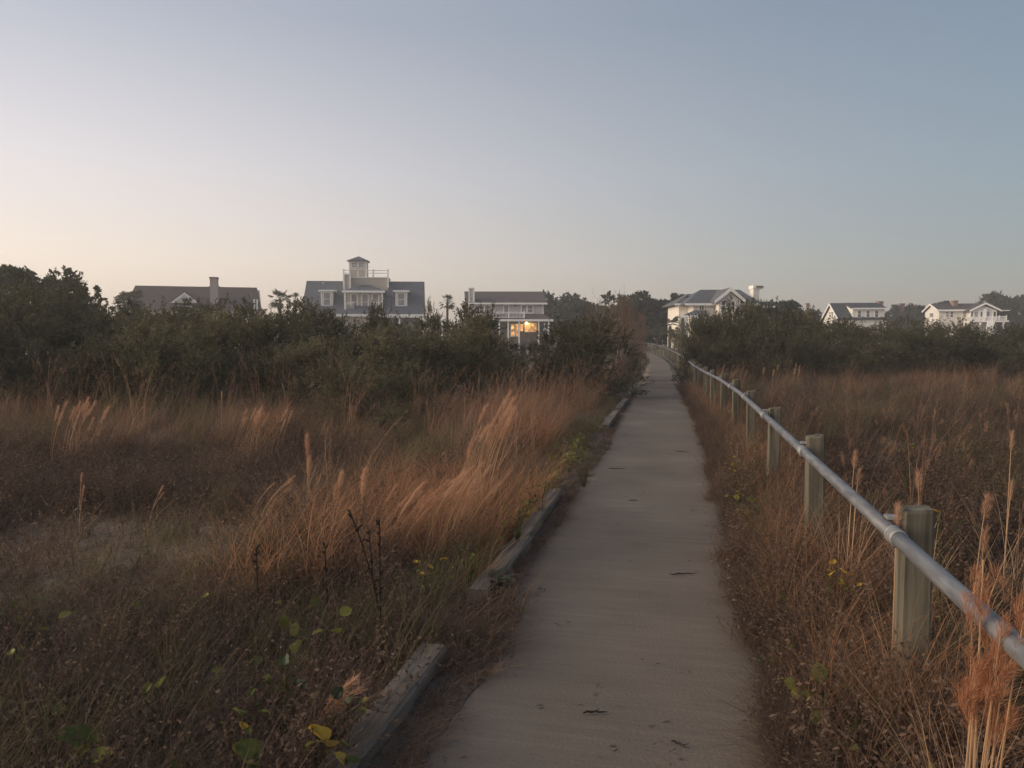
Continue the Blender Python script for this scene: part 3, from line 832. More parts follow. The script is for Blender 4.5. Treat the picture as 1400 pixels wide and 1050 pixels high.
# centre dormer with balcony
dx0, dx1 = X_(470.5), X_(524); zt, zb = Z_(400.5, 1.4), Z_(422.5, 1.4); yd = roof_y(zb) - .1
cd = h.box('balcony_dormer', 'tan', dx0 + .25, dx1 - .25, yd + .4, roof_y(zt) + .6, zb - .4, zt)
h.box('balcony_floor', 'trim', dx0, dx1, yd - .2, yd + 1.3, zb - .45, zb - .28)
m = MB(); zp = Z_(388, 3)
m.add([(dx0 - .25, yd - .35, zt + .25), (dx1 + .25, yd - .35, zt + .25), (dx1 + .25, roof_y(zt) + 1.6, zt + .25), (dx0 - .25, roof_y(zt) + 1.6, zt + .25), (X_(496), roof_y(zt) + .9, zp), (X_(500), roof_y(zt) + .9, zp)], [(3, 2, 1, 0), (0, 1, 5, 4), (1, 2, 5), (2, 3, 4, 5), (3, 0, 4)])
m.build('dormer_hip_roof', M['roof_slate'], cd)
h.box('dormer_fascia', 'trim', dx0 - .27, dx1 + .27, yd - .42, yd - .355, zt - .02, zt + .27, cd)
for px in (483.5, 498.5, 513):
    o = h.window(X_(px) - .36, X_(px) + .36, zb - .05, zt - .25, yd + .38, 'blind', 2, 1, .15, 'french_door', cd)
for px in (471.5, 522.5):
    h.box('balcony_post', 'trim', X_(px) - .12, X_(px) + .12, yd - .2, yd + .02, zb - .25, zt - .025)
for (a0, a1) in ((472.5, 484), (510, 521.5)):
    m = MB(); m.box(X_(a0), X_(a1), yd - .12, yd - .04, zb + .75, zb + .86); m.box(X_(a0), X_(a1), yd - .12, yd - .04, zb - .15, zb - .06)
    n = 8
    for k in range(n):
        xx = X_(a0) + (X_(a1) - X_(a0)) * (k + .5) / n; m.box(xx - .02, xx + .02, yd - .1, yd - .06, zb - .06, zb + .75)
    m.build('balcony_railing', M['trim'], h.root)
# roof deck and tower
ty0 = 3.6
dk0, dk1 = X_(474.5, 4), X_(531.5, 4)
dz0, dz1 = Z_(391, 4), Z_(380.5, 4)
dk = h.box('deck_wall', 'tan', dk0, dk1, ty0, 8, dz0 - 1.2, dz1)
h.box('deck_cap', 'trim', dk0 - .1, dk1 + .1, ty0 - .1, 8.1, dz1, dz1 + .16, dk)
h.box('stair_wall', 'tan', X_(473, 4), X_(481, 4), ty0 - 1.0, ty0 - .01, dz0 - .9, Z_(377, 4)); 
m = MB()
for px in (473, 481.3): m.box(X_(px, 4) - .1, X_(px, 4) + .1, ty0 - 1.1, ty0 - .9, dz0 - 1.0, Z_(376.5, 4))
m.box(X_(472.5, 4), X_(482, 4), ty0 - 1.15, ty0 + .05, Z_(377, 4) + .002, Z_(377, 4) + .13)
m.build('stair_trim', M['trim'], h.root)
zrail = Z_(370, 4)
for px in (471.5, 511.5, 531.5):
    h.box('deck_post', 'trim', X_(px, 4) - .1, X_(px, 4) + .1, ty0 - .13, ty0 - .005 if px != 511.5 else ty0 + .15, dz1 - (1.3 if px != 511.5 else -.161), zrail + .15)
for (a0, a1) in ((472.5, 478.5), (502, 531)):
  for zz in (zrail, zrail - .38):
    m = MB(); m.box(X_(a0, 4), X_(a1, 4), ty0, ty0 + .08, zz - .05, zz + .05); m.build('deck_rail', M['trim'], h.root)
tx0, tx1 = X_(478.5, 4), X_(502.5, 4); tz = Z_(356.8, 4)
tw = h.box('tower', 'tan', tx0, tx1, ty0 + .4, ty0 + 2.8, dz1 + .161, tz)
m = MB()
for xx in (tx0, tx1 - .16): m.box(xx - .02, xx + .18, ty0 + .34, ty0 + .6, dz1 + .165, tz - .002)
m.box((tx0 + tx1) / 2 - .07, (tx0 + tx1) / 2 + .07, ty0 + .35, ty0 + .41, dz1 + .165, Z_(368, 4))
m.box(tx0 + .2, tx1 - .2, ty0 + .35, ty0 + .41, Z_(368.6, 4), Z_(367.6, 4))
m.build('tower_trim', M['trim'], tw)
tc_ = (tx0 + tx1) / 2; ex = X_(505.5, 4) - tc_
m = MB(); m.add([(tc_ - ex, ty0 + .0, tz), (tc_ + ex, ty0 + .0, tz), (tc_ + ex, ty0 + 3.2, tz), (tc_ - ex, ty0 + 3.2, tz), (tc_, ty0 + 1.6, Z_(350.3, 5))], [(3, 2, 1, 0), (0, 1, 4), (1, 2, 4), (2, 3, 4), (3, 0, 4)])
m.build('tower_roof', M['roof_slate'], tw)
for s_ in (-1, 1):
    xc = tc_ + s_ * .47
    h.window(xc - .34, xc + .34, Z_(365.8, 4), Z_(359.2, 4), ty0 + .39, 'blind', 2, 2, .1, parent=tw)
h.box('roof_vent', 'trim', X_(441, 3) - .06, X_(441, 3) + .06, roof_y(Z_(388, 4)) - .1, roof_y(Z_(388, 4)) + .05, Z_(388, 4), Z_(386, 4))

# --- grey two storey house with the lit porch
h = House('grey_house', 'pale grey two storey house with plum roof, white balcony and warm lit porch windows', 690, 100, R(1.0))
X_, Z_ = h.x, h.z
ze, zr = Z_(414.5), Z_(398.5, 4.5)
m = MB(); m.prism_x([(.6, 0), (8.4, 0), (8.4, ze), (4.5, zr - .3), (.6, ze)], X_(637), X_(743)); m.build('wall', M['grey'], h.root)
m = MB(); th = .2
m.add([(X_(636), 0, ze), (X_(748), 0, ze), (X_(746), 9, ze), (X_(638), 9, ze), (X_(635, 4.5), 4.5, zr), (X_(742, 4.5), 4.5, zr)], [(3, 2, 1, 0), (0, 1, 5, 4), (1, 2, 5), (2, 3, 4, 5), (3, 0, 4)])
m.build('roof', M['roof_plum'], h.root)
h.box('fascia', 'trim', X_(639), X_(748.3), -.1, -.005, ze - .16, ze + .06)
h.box('soffit', 'trim', X_(639), X_(748), 0, .59, ze - .12, ze - .004)
ch = h.box('chimney', 'grey', X_(641.5), X_(648), .35, 1.4, ze - 1.2, Z_(394.5)); h.box('chimney_cap', 'trim', X_(640.8), X_(648.7), .25, 1.5, Z_(394.5), Z_(393), ch)
m = MB()
for px in (641.5, 648): m.box(X_(px) - .08, X_(px) + .08, .27, .5, ze - .1, Z_(394.5) - .003)
m.build('chimney_trim', M['trim'], ch)
wy = .59
h.window(X_(663.5), X_(671), Z_(428.5), Z_(418), wy, 'blind', 2, 1, .14)
h.window(X_(650), X_(661), Z_(428.5), Z_(418.5), wy, 'glass', 2, 2, .14)
h.window(X_(689.5), X_(695), Z_(429), Z_(417.5), wy, 'blind', 1, 1, .14, 'balcony_door')
h.window(X_(713.5), X_(719.5), Z_(427), Z_(417.5), wy, 'blind', 2, 1, .15); h.window(X_(722), X_(728), Z_(427), Z_(417.5), wy, 'blind', 2, 1, .15)
h.box('corner_board', 'trim', X_(742) - .02, X_(743) + .06, .52, .7, Z_(436), ze - .13)
h.box('wall_lamp', 'twig', X_(704.5) - .1, X_(704.5) + .1, .45, .6, Z_(418.5), Z_(417))
# porch roof, balcony, columns
zp0, zp1 = Z_(438.3, -2.4), Z_(429)
m = MB(); m.add([(X_(668), -2.6, zp0), (X_(754), -2.6, zp0), (X_(747), .59, zp0), (X_(668), .59, zp0), (X_(668), -2.6, zp0 + .12), (X_(754), -2.6, zp0 + .12), (X_(743.5), .585, zp1), (X_(668), .585, zp1)], [(3, 2, 1, 0), (0, 1, 5, 4), (1, 2, 6, 5), (4, 5, 6, 7), (3, 0, 4, 7)])
m.build('porch_roof', M['roof_plum'], h.root)
h.box('porch_fascia', 'trim', X_(667), X_(754.5), -2.72, -2.605, zp0 - .1, zp0 + .17)
for px in (682.5, 694.5, 709, 735, 748.5):
    h.box('porch_column', 'trim', X_(px) - .10, X_(px) + .10, -2.55, -2.35, 0, zp0 - .11)
h.box('porch_wall', 'porch_dark', X_(668), X_(743), .42, .58, 0, zp0 - .012)
h.rail(X_(674.5), X_(716), -2.1, Z_(435, -2), Z_(426.5, -2), 22, nm='balcony_railing', posts=3)
m = MB()
m.box(X_(674.5) - .03, X_(674.5) + .03, -2.05, .5, Z_(427, -2) , Z_(426.4, -2)); m.box(X_(716) - .03, X_(716) + .03, -2.05, .5, Z_(427, -2), Z_(426.4, -2))
m.build('side_railing', M['trim'], h.root)
h.window(X_(699), X_(703), Z_(459), Z_(443.5), .41, 'lit', 2, 1, .12, 'porch_door'); h.window(X_(705.5), X_(708), Z_(459), Z_(443.5), .41, 'lit', 2, 1, .12, 'porch_door')
h.window(X_(711), X_(714.5), Z_(452), Z_(444), .41, 'lit', 2, 1, .1)
h.window(X_(718.5), X_(724), Z_(453), Z_(442.5), .41, 'lit', 3, 2, .12); h.window(X_(726.5), X_(733), Z_(453), Z_(442.5), .41, 'lit', 3, 2, .12)
m = MB(); lx, lz = X_(720), Z_(441.8)
m.tube([(lx, .15, lz - .16), (lx, .15, lz - .06), (lx, .15, lz + .08), (lx, .15, lz + .16)], [.09, .16, .16, .05], 10); m.build('porch_lantern', M['lamp'], h.root)
pl_ = bpy.data.lights.new('porch_light', 'POINT'); pl_.energy = 22; pl_.color = (1, .62, .26); pl_.shadow_soft_size = .15
plo = bpy.data.objects.new('porch_light', pl_); plo.parent = h.root; plo.location = (lx, -.35, lz); COL.objects.link(plo)

# --- white house with hip roof, front gable and tall chimney
h = House('hip_roof_house', 'white house with grey hip roof, front gable and a tall white chimney', 985, 76, R(0))
X_, Z_ = h.x, h.z
ze, zr = Z_(416.5), Z_(395.8, 4)
x0, x1 = X_(942), X_(1040)
h.box('wall', 'white', x0 + .5, x1 - .6, .5, 8, 0, ze - .005)
h.hip('roof', 'roof_grey', x0 - .4, x1, 0, 8.6, ze, zr, X_(957.5, 4), X_(1011.5, 4), .14)
h.box('fascia', 'trim', x0 - .42, x1 + .02, -.09, -.005, ze - .08, ze + .13)
# left wing, stepping back
h.box('left_wing', 'cream', X_(927.5, 3), x0 + .49, 3, 8.5, 0, Z_(413.5, 3))
h.hip('left_wing_roof', 'roof_grey', X_(921, 3), x0 + .6, 2.5, 9.2, Z_(416.8, 2.5), Z_(402, 6), X_(938, 6), X_(948, 6), .14)
h.box('left_wing_fascia', 'trim', X_(920.7, 3), x0 + .3, 2.40, 2.495, Z_(416.8, 2.5) - .06, Z_(416.8, 2.5) + .15)
m = MB(); m.prism_y([(X_(930, 6), Z_(413, 6)), (X_(939, 6), Z_(413, 6)), (X_(934.5, 6), Z_(406.5, 6))], 4.6, 7); m.build('left_dormer', M['cream'], h.root)
m = MB(); zc = Z_(405.5, 6)
m.prism_y([(X_(928.8, 6), Z_(413, 6)), (X_(934.5, 6), zc), (X_(940, 6), Z_(413, 6)), (X_(940, 6), Z_(413, 6) + .15), (X_(934.5, 6), zc + .15), (X_(928.8, 6), Z_(413, 6) + .15)], 4.4, 7); m.build('left_dormer_roof', M['roof_grey'], h.root)
# projecting bay and front gable
m = MB(); gx0, gx1 = X_(982, -1), X_(1011.5, -1); gm = (gx0 + gx1) / 2; zb, zt = Z_(411, -1), Z_(397.5, -1)
m.prism_y([(gx0, 0), (gx1, 0), (gx1, zb), (gm, zt), (gx0, zb)], -1, 4); m.build('front_gable', M['white'], h.root)
h_ = MB(); h_.prism_y([(gx0 - .45, zb - .25), (gm, zt + .06), (gx1 + .45, zb - .25), (gx1 + .45, zb - .02), (gm, zt + .30), (gx0 - .45, zb - .02)], -1.35, 4.2); g = h_.build('front_gable_roof', M['roof_grey'], h.root)
h_ = MB(); h_.prism_y([(gx0 - .47, zb - .32), (gm, zt - .06), (gm, zt + .31), (gx0 - .47, zb + .0)][::1], -1.43, -1.352); h_.prism_y([(gm, zt - .06), (gx1 + .47, zb - .32), (gx1 + .47, zb + .0), (gm, zt + .31)], -1.43, -1.352); h_.build('rake_board', M['trim'], g)
h.window(X_(986, -1), X_(990.5, -1), Z_(424, -1), Z_(411.5, -1), -1.01, 'glass', 2, 1, .12)
h.window(X_(999, -1), X_(1003.5, -1), Z_(424, -1), Z_(413, -1), -1.01, 'blind', 2, 1, .12)
h.window(X_(957.5), X_(963), Z_(423.5), Z_(417.6), .49, 'glass', 1, 2, .11)
h.window(X_(1017), X_(1022), Z_(426), Z_(418), .49, 'glass', 2, 1, .11)
for px in (965.5, 1026): h.box('corner_board', 'trim', X_(px) - .14, X_(px) + .14, .4, .52, 0, ze - .085)
# lower porch at the left
zq = Z_(433.2, -3)
m = MB(); m.add([(X_(933, -3.2), -3.2, zq), (X_(966, -3.2), -3.2, zq), (X_(966), .48, zq), (X_(933), .48, zq), (X_(933, -3.2), -3.2, zq + .14), (X_(966, -3.2), -3.2, zq + .14), (X_(966), .48, Z_(424)), (X_(950), .48, Z_(424))], [(3, 2, 1, 0), (0, 1, 5, 4), (1, 2, 6, 5), (4, 5, 6, 7), (2, 3, 7, 6), (3, 0, 4, 7)])
m.build('porch_roof', M['roof_grey'], h.root)
h.box('porch_fascia', 'trim', X_(932.6, -3.2), X_(966, -3.2), -3.3, -3.205, zq - .1, zq + .16)
h.box('porch_wall', 'white', X_(939), X_(951.5), -2.7, .3, 0, zq - .12)
h.window(X_(941.5), X_(949), Z_(440), Z_(434.6, -3), -2.71, 'glass', 1, 1, .12)
h.box('porch_door', 'porch_dark', X_(931), X_(938.9), .1, .4, 0, zq - .02)
for px in (929, 937.6, 951): h.box('porch_column', 'trim', X_(px, -3) - .12, X_(px, -3) + .12, -3.1, -2.86, 0, zq - .105)
# chimney and right wing
c = h.box('chimney', 'white', X_(1028.8, 2), X_(1037, 2), 2, 3.2, 0, Z_(394.5, 2))
h.box('chimney_cap', 'trim', X_(1028, 2), X_(1042.5, 2), 1.85, 3.4, Z_(394.5, 2), Z_(390, 2), c)
m = MB(); m.box(X_(1032, 2), X_(1041.5, 2), 1.84, 1.845, Z_(393.8, 2), Z_(391.2, 2)); m.build('flue_opening', M['porch_dark'], c)
h.box('right_wing', 'white', x1 - .59, X_(1058), 1.2, 7, 0, Z_(419))
h.hip('right_wing_roof', 'roof_grey', x1 - 1.2, X_(1062), .8, 7.5, Z_(419) + .01, Z_(412, 4), X_(1030, 4), X_(1050, 4), .13)
h.box('right_wing_fascia', 'trim', x1 - .5, X_(1062.3), .70, .79, Z_(419) - .08, Z_(419) + .13)
h.window(X_(1043), X_(1052), Z_(428), Z_(421), 1.19, 'glass', 1, 2, .12)

# --- white house with long dormer
h = House('long_dormer_house', 'white house with charcoal roof and one long dormer of three windows', 1165, 120, R(-6))
X_, Z_ = h.x, h.z
ze, zr = Z_(437), Z_(414.3, 4.5)
xa, xb = X_(1145), X_(1212)
m = MB(); m.prism_x([(0.3, 0), (8.7, 0), (8.7, ze), (4.5, zr - .3), (.3, ze)], xa + .3, xb - .3); m.build('wall', M['white'], h.root)
h.gable_x('roof', 'roof_dark', xa, xb, 0, 9, ze, zr, .2)
m = MB(); m.prism_x([(-.03, ze - .06), (4.5, zr - .28), (9.03, ze - .06), (9.03, ze + .19), (4.5, zr - .02), (-.03, ze + .19)], xa - .1, xa - .003); m.build('rake_board', M['trim'], h.root)
sl5 = (zr - ze) / 4.5
dx0, dx1 = X_(1166), X_(1209.5); zt, zb = Z_(422.8, .6), Z_(436)
m = MB(); m.prism_x([(.35, zb), (1.2, zb), (4.2, zr - .45), (4.2, zr - .3), (.35, zt)], dx0, dx1); dm = m.build('dormer', M['white'], h.root)
m = MB(); m.prism_x([(.0, zt + .0), (4.3, zr - .18), (4.3, zr + .02), (.0, zt + .2)], dx0 - .25, dx1 + .25); m.build('dormer_roof', M['roof_dark'], dm)
h.box('dormer_fascia', 'trim', dx0 - .26, dx1 + .26, -.06, -.004, zt - .05, zt + .19, dm)
for px in (1175, 1186.7, 1198.5): h.window(X_(px) - .22, X_(px) + .22 , Z_(433.4), Z_(425), .34, 'glass', 2, 1, .09, parent=dm)
m = MB()
for px in (1171, 1179, 1191, 1203): m.box(X_(px) - .09, X_(px) + .09, .31, .345, zb + .02, zt - .02)
m.build('dormer_batten', M['trim'], dm)
for yy in (3.7, 5.1): h.sidewin(xa + .29, yy - .3, yy + .3, Z_(433, 4), Z_(426.5, 4))
c = h.box('chimney', 'brick', X_(1211.5), X_(1218), 3.5, 4.6, 0, Z_(413.2, 4)); h.box('chimney_cap', 'brick', X_(1211), X_(1218.5), 3.4, 4.7, Z_(413.2, 4), Z_(412.2, 4), c)

# --- white house with deck at the far right
h = House('deck_house', 'low white house with dark roof, red chimney and a white railed deck', 1318, 125, R(-12))
X_, Z_ = h.x, h.z
ze, zr = Z_(424.5), Z_(415, 4)
xa, xb = X_(1281), X_(1366)
m = MB(); m.prism_x([(.4, 0), (7.6, 0), (7.6, ze), (4, zr - .25), (.4, ze)], xa + .3, xb - .3); m.build('wall', M['cream'], h.root)
h.gable_x('roof', 'roof_brown', xa, xb, 0, 8, ze, zr, .18)
m = MB(); m.prism_x([(-.03, ze - .06), (4, zr - .25), (8.03, ze - .06), (8.03, ze + .17), (4, zr - .01), (-.03, ze + .17)], xa - .12, xa - .003); m.build('rake_board', M['trim'], h.root)
h.box('fascia', 'trim', xa, X_(1326), -.08, -.005, ze - .1, ze + .17)
h.sidewin(xa + .29, 3, 5, Z_(432), Z_(427))
gx0, gx1 = X_(1323, -2), X_(1366, -2); gm = (gx0 + gx1) / 2; zb, zt = ze - .1, Z_(415.6, -2)
m = MB(); m.prism_y([(gx0 + .5, 0), (gx1 - .5, 0), (gx1 - .5, zb), (gm, zt - .3), (gx0 + .5, zb)], -2, 4); fg = m.build('front_gable', M['white'], h.root)
m = MB(); m.prism_y([(gx0, zb - .15), (gm, zt), (gx1, zb - .15), (gx1, zb + .05), (gm, zt + .2), (gx0, zb + .05)], -2.5, 4.1); gr = m.build('front_gable_roof', M['roof_brown'], h.root)
m = MB(); m.prism_y([(gx0 - .02, zb - .2), (gm, zt - .08), (gm, zt + .21), (gx0 - .02, zb + .07)], -2.58, -2.502); m.prism_y([(gm, zt - .08), (gx1 + .02, zb - .2), (gx1 + .02, zb + .07), (gm, zt + .21)], -2.58, -2.502); m.build('rake_board', M['trim'], gr)
h.box('side_eave', 'trim', X_(1358), X_(1370.5), -2.45, .5, Z_(425.3, -2), Z_(424.3, -2))
for px, wv, mt in ((1327.5, 2.6, 'glass'), (1333.5, 4.6, 'blind'), (1340.5, 2.4, 'glass'), (1349, 5.4, 'blind'), (1358.5, 3.2, 'glass')):
    h.window(X_(px - wv / 2, -2), X_(px + wv / 2, -2), Z_(433, -2), Z_(426.3, -2), -2.01, mt, 1, 1, .1, parent=fg)
h.window(X_(1293), X_(1297), Z_(433), Z_(426.5), .39, 'blind', 2, 1, .09); h.window(X_(1299.5), X_(1303), Z_(433), Z_(426.5), .39, 'glass', 2, 1, .09); h.window(X_(1316.5), X_(1321), Z_(433), Z_(426), .39, 'blind', 2, 1, .09)
h.box('deck', 'trim', X_(1321, -4), X_(1375, -4), -5, -2.05, Z_(440.5, -4), Z_(438.5, -4))
h.rail(X_(1322, -5), X_(1347, -5), -4.95, Z_(438.5, -5), Z_(434, -5), 26, nm='deck_railing', posts=4)
h.rail(X_(1347.3, -5), X_(1375, -5), -4.95, Z_(438.5, -5), Z_(432.5, -5), 28, nm='deck_railing', posts=4)
m = MB()
for k in range(5): m.box(X_(1352 - k * 1.2, -6), X_(1362 - k * 1.2, -6), -5.3 - k * .3, -5.02 - k * .3, 0, Z_(439, -5) - k * .22)
m.build('deck_stair', M['trim'], h.root)
for px in (1325, 1340, 1372): h.box('deck_pier', 'trim', X_(px, -5) - .12, X_(px, -5) + .12, -4.9, -4.66, 0, Z_(440.6, -4))
for px in (1343.5, 1345.5): h.box('porch_column', 'trim', X_(px, -2) - .1, X_(px, -2) + .1, -2.4, -2.2, Z_(438.4, -4), zb + .3)
c = h.box('chimney', 'brick', X_(1302, 2), X_(1308, 2), 2, 3.1, ze, Z_(412, 2)); h.box('chimney_cap', 'brick', X_(1301.4, 2), X_(1308.6, 2), 1.9, 3.2, Z_(412, 2), Z_(410.8, 2), c)

# lone chimneys of houses hidden by the trees
def lone_chimney(px0, px1, d, y0, label):
    k = d * CP / FPX
    X, Y = at((px0 + px1) / 2, d); wv = (px1 - px0) * k / 2
    root = empty('brick_chimney', (X, Y, 0), PSI, label, 'chimney')
    m = MB(); zt = hz(y0, d)
    m.box(-wv, wv, -wv * .8, wv * .8, 0, zt - .25); m.build('stack', M['brick'], root)
    m = MB(); m.box(-wv - .08, wv + .08, -wv * .8 - .08, wv * .8 + .08, zt - .25, zt); m.build('cap', M['brick'], root)
lone_chimney(1101.3, 1105, 130, 414.5, 'slim lone brick chimney rising over the hedge left of the long dormer house')
lone_chimney(1228.5, 1234.5, 150, 414.8, 'squat brick chimney half hidden by trees right of the long dormer house')

# ------------------------------------------------------------------ grasses: tuft meshes
def blades(r, n, hmin, hmax, spread, lean, width, wind=.15, splay=.35, seg=4):
    az = r.uniform(0, 2 * np.pi, n); rad = np.sqrt(r.uniform(0, 1, n)) * spread
    B = np.stack([np.cos(az) * rad, np.sin(az) * rad, np.zeros(n) - .02], 1)
    a2 = r.uniform(0, 2 * np.pi, n)
    hd = np.stack([np.cos(a2), np.sin(a2), np.zeros(n)], 1)
    H = r.uniform(hmin, hmax, n)
    sp = r.uniform(0, 1, n) * splay
    le = r.uniform(.3, 1, n) * lean
    side = np.stack([-hd[:, 1], hd[:, 0], np.zeros(n)], 1)
    wd = r.uniform(.7, 1.3, n) * width
    rows = []
    for s in range(seg + 1):
        t = s / seg
        P = B + hd * ((sp * t + le * t ** 2.2) * H)[:, None] + np.array([1, .1, 0]) * (wind * t ** 2 * H)[:, None]
        P[:, 2] += H * (t - .28 * (sp + le) * t ** 2.5)
        rows.append((P, wd * (1 - .9 * t) if s else wd * .7))
    V = []; F = []
    for s, (P, ww) in enumerate(rows):
        V.append(P - side * ww[:, None] / 2); V.append(P + side * ww[:, None] / 2)
    V = np.concatenate(V)
    i = np.arange(n)
    for s in range(seg):
        F.append(np.stack([2 * s * n + i, (2 * s + 1) * n + i, (2 * s + 3) * n + i, (2 * s + 2) * n + i], 1))
    c = np.tile(r.uniform(0, 1, n), 2 * (seg + 1))
    return V, np.concatenate(F), c
def join(parts):
    V = []; F = []; C = []; o = 0
    for v, f, c in parts:
        V.append(v); F.append(f + o); C.append(c); o += len(v)
    return np.concatenate(V), np.concatenate(F), np.concatenate(C)
def forb(r, n, hmin, hmax, spread, leaf=.03, leaves=9, stem=.0035):
    V, F, c = blades(r, n, hmin, hmax, spread, .35, stem * 1.6, .06, .55, 4)
    P = []; D = []; L = []; cc = []
    rows = V.reshape(5, 2, n, 3).mean(1)
    for k in range(leaves):
        t = r.uniform(.8, 4, n); i0 = np.minimum(t.astype(int), 3); fr = t - i0
        q = rows[i0, np.arange(n)] * (1 - fr)[:, None] + rows[np.minimum(i0 + 1, 4), np.arange(n)] * fr[:, None]
        P.append(q); d = r.normal(size=(n, 3)); d[:, 2] = d[:, 2] * .6 + .35; D.append(d); L.append(r.uniform(.5, 1.6, n) * leaf)
        cc.append(np.clip(c[:n] * .5 + r.uniform(0, .5, n), 0, 1))
    P = np.concatenate(P); D = np.concatenate(D); L = np.concatenate(L)
    v2, f2 = leaf_quads(P, D, L, L * .2, r)
    return join([(V, F, c), (v2, f2, np.repeat(np.concatenate(cc), 4))])
def plume(r, base, axis, length, rad, n=150):
    """Bushy seed head: many fine hairs fanning from a short axis."""
    axis = np.array(axis) / np.linalg.norm(axis)
    t = r.uniform(0, 1, n) ** .8
    g = r.normal(size=(n, 3)); g -= (g @ axis)[:, None] * axis; g /= np.linalg.norm(g, axis=1, keepdims=True)
    prof = np.sin(np.clip(t * .85 + .12, 0, 1) * np.pi) ** .6
    P = np.array(base) + axis * (t * length * .8)[:, None] + g * (prof * rad * .25)[:, None]
    D = axis * 1.0 + g * (r.uniform(.0, .9, n) ** 1.5)[:, None] + r.normal(size=(n, 3)) * .12 + np.array([.12, 0, 0])
    L = r.uniform(.35, 1.3, n) * (length * .15 + rad * .7)
    V, F = leaf_quads(P, D, L, np.maximum(L * .014, .00055), r)
    return V, F, np.repeat(r.uniform(0, 1, n), 4)
SRC = bpy.data.collections.new('grass_sources')
KIND = {}
def source(kind, V, F, c, mat):
    o = bpy.data.objects.new(f'src_{len(SRC.objects):02d}', np_mesh('tuft', V, F, M[mat], c))
    SRC.objects.link(o)
    KIND.setdefault(kind, []).append(len(SRC.objects) - 1)
r = np.random.default_rng(5)
for k in range(4): source('forb', *forb(r, 36, .20, .50, .16, .022, 10), 'dry_forb')
for k in range(4): source('brown', *blades(r, 50, .12, .48, .16, 1.0, .0052, .06, .9), 'dry_forb')
for k in range(3): source('rust', *blades(r, 40, .34, .88, .12, .7, .0066, .22, .45), 'rust_grass')
for k in range(3): source('forb_low', *forb(r, 34, .08, .22, .18, .018, 9, .003), 'dry_forb')
for k in range(4): source('grass', *blades(r, 44, .36, .85, .12, .62, .0062, .16, .42), 'straw')
for k in range(3): source('grass_short', *blades(r, 46, .12, .44, .14, .9, .0056, .10, .75), 'straw')
for k in range(3): source('olive', *blades(r, 55, .2, .55, .11, .6, .0052, .12, .45), 'olive')
for k in range(3): source('litter', *blades(r, 46, .10, .24, .18, 1.4, .004, .1, 2.2), 'straw')
for k in range(3):                                   # tall seed stems
    parts = [blades(r, 7, .75, 1.18, .08, .30, .0062, .26, .14)]
    v = parts[0][0].reshape(5, 2, 7, 3).mean(1)
    for j in range(7):
        parts.append(plume(r, v[3, j] * .75 + v[4, j] * .25, v[4, j] - v[3, j], .16, .016, 34))
    source('seed', *join(parts), 'plume_i')
for k in range(2):
    parts = [blades(r, 3, .5, .8, .06, .12, .005, .1, .08)]
    v = parts[0][0].reshape(5, 2, 3, 3).mean(1)
    for j in range(3):
        parts.append(plume(r, v[4, j] - (v[4, j] - v[3, j]) * .35, v[4, j] - v[3, j], .12, .03, 90))
    source('bush', *join(parts), 'plume_i')
for k in range(3):                                   # low broad-leaved vine
    n = 10
    P = np.stack([r.uniform(-.18, .18, n), r.uniform(-.18, .18, n), r.uniform(.03, .2, n)], 1)
    D = r.normal(size=(n, 3)); D[:, 2] = np.abs(D[:, 2]) * .4
    L = r.uniform(.04, .075, n)
    Dn = D / np.linalg.norm(D, axis=1, keepdims=True)
    S_ = np.cross(Dn, r.normal(size=D.shape)); S_ /= np.linalg.norm(S_, axis=1, keepdims=True); N_ = np.cross(Dn, S_)
    ring = [(0, 0, 0), (.16, .36, .08), (.5, .48, .10), (.82, .30, .03), (1, 0, -.08), (.82, -.30, .03), (.5, -.48, .10), (.16, -.36, .08)]
    V = np.stack([P + (Dn * a_ + S_ * b_ + N_ * c_) * L[:, None] for a_, b_, c_ in ring], 1).reshape(-1, 3)
    i_ = np.arange(n)[:, None] * 8
    F = np.concatenate([i_ + np.array([[0, 1, 2, 3]]), i_ + np.array([[0, 3, 4, 5]]), i_ + np.array([[0, 5, 6, 7]])])
    source('vine', V, F, np.repeat(r.uniform(0, 1, n), 8), 'vine_i')

for k in range(4):                                   # crumbs of straw and leaf blown onto the slab
    n = 5
    P = np.stack([r.uniform(-.09, .09, n), r.uniform(-.09, .09, n), np.full(n, .004)], 1)
    D = r.normal(size=(n, 3)); D[:, 2] = r.uniform(.02, .12, n)
    L = r.uniform(.012, .05, n)
    V, F = leaf_quads(P, D, L, np.maximum(L * .09, .0016), r)
    V[:, 2] = np.maximum(V[:, 2], .003)
    source('bits', V, F, np.repeat(r.uniform(0, .6, n), 4), 'dry_forb')

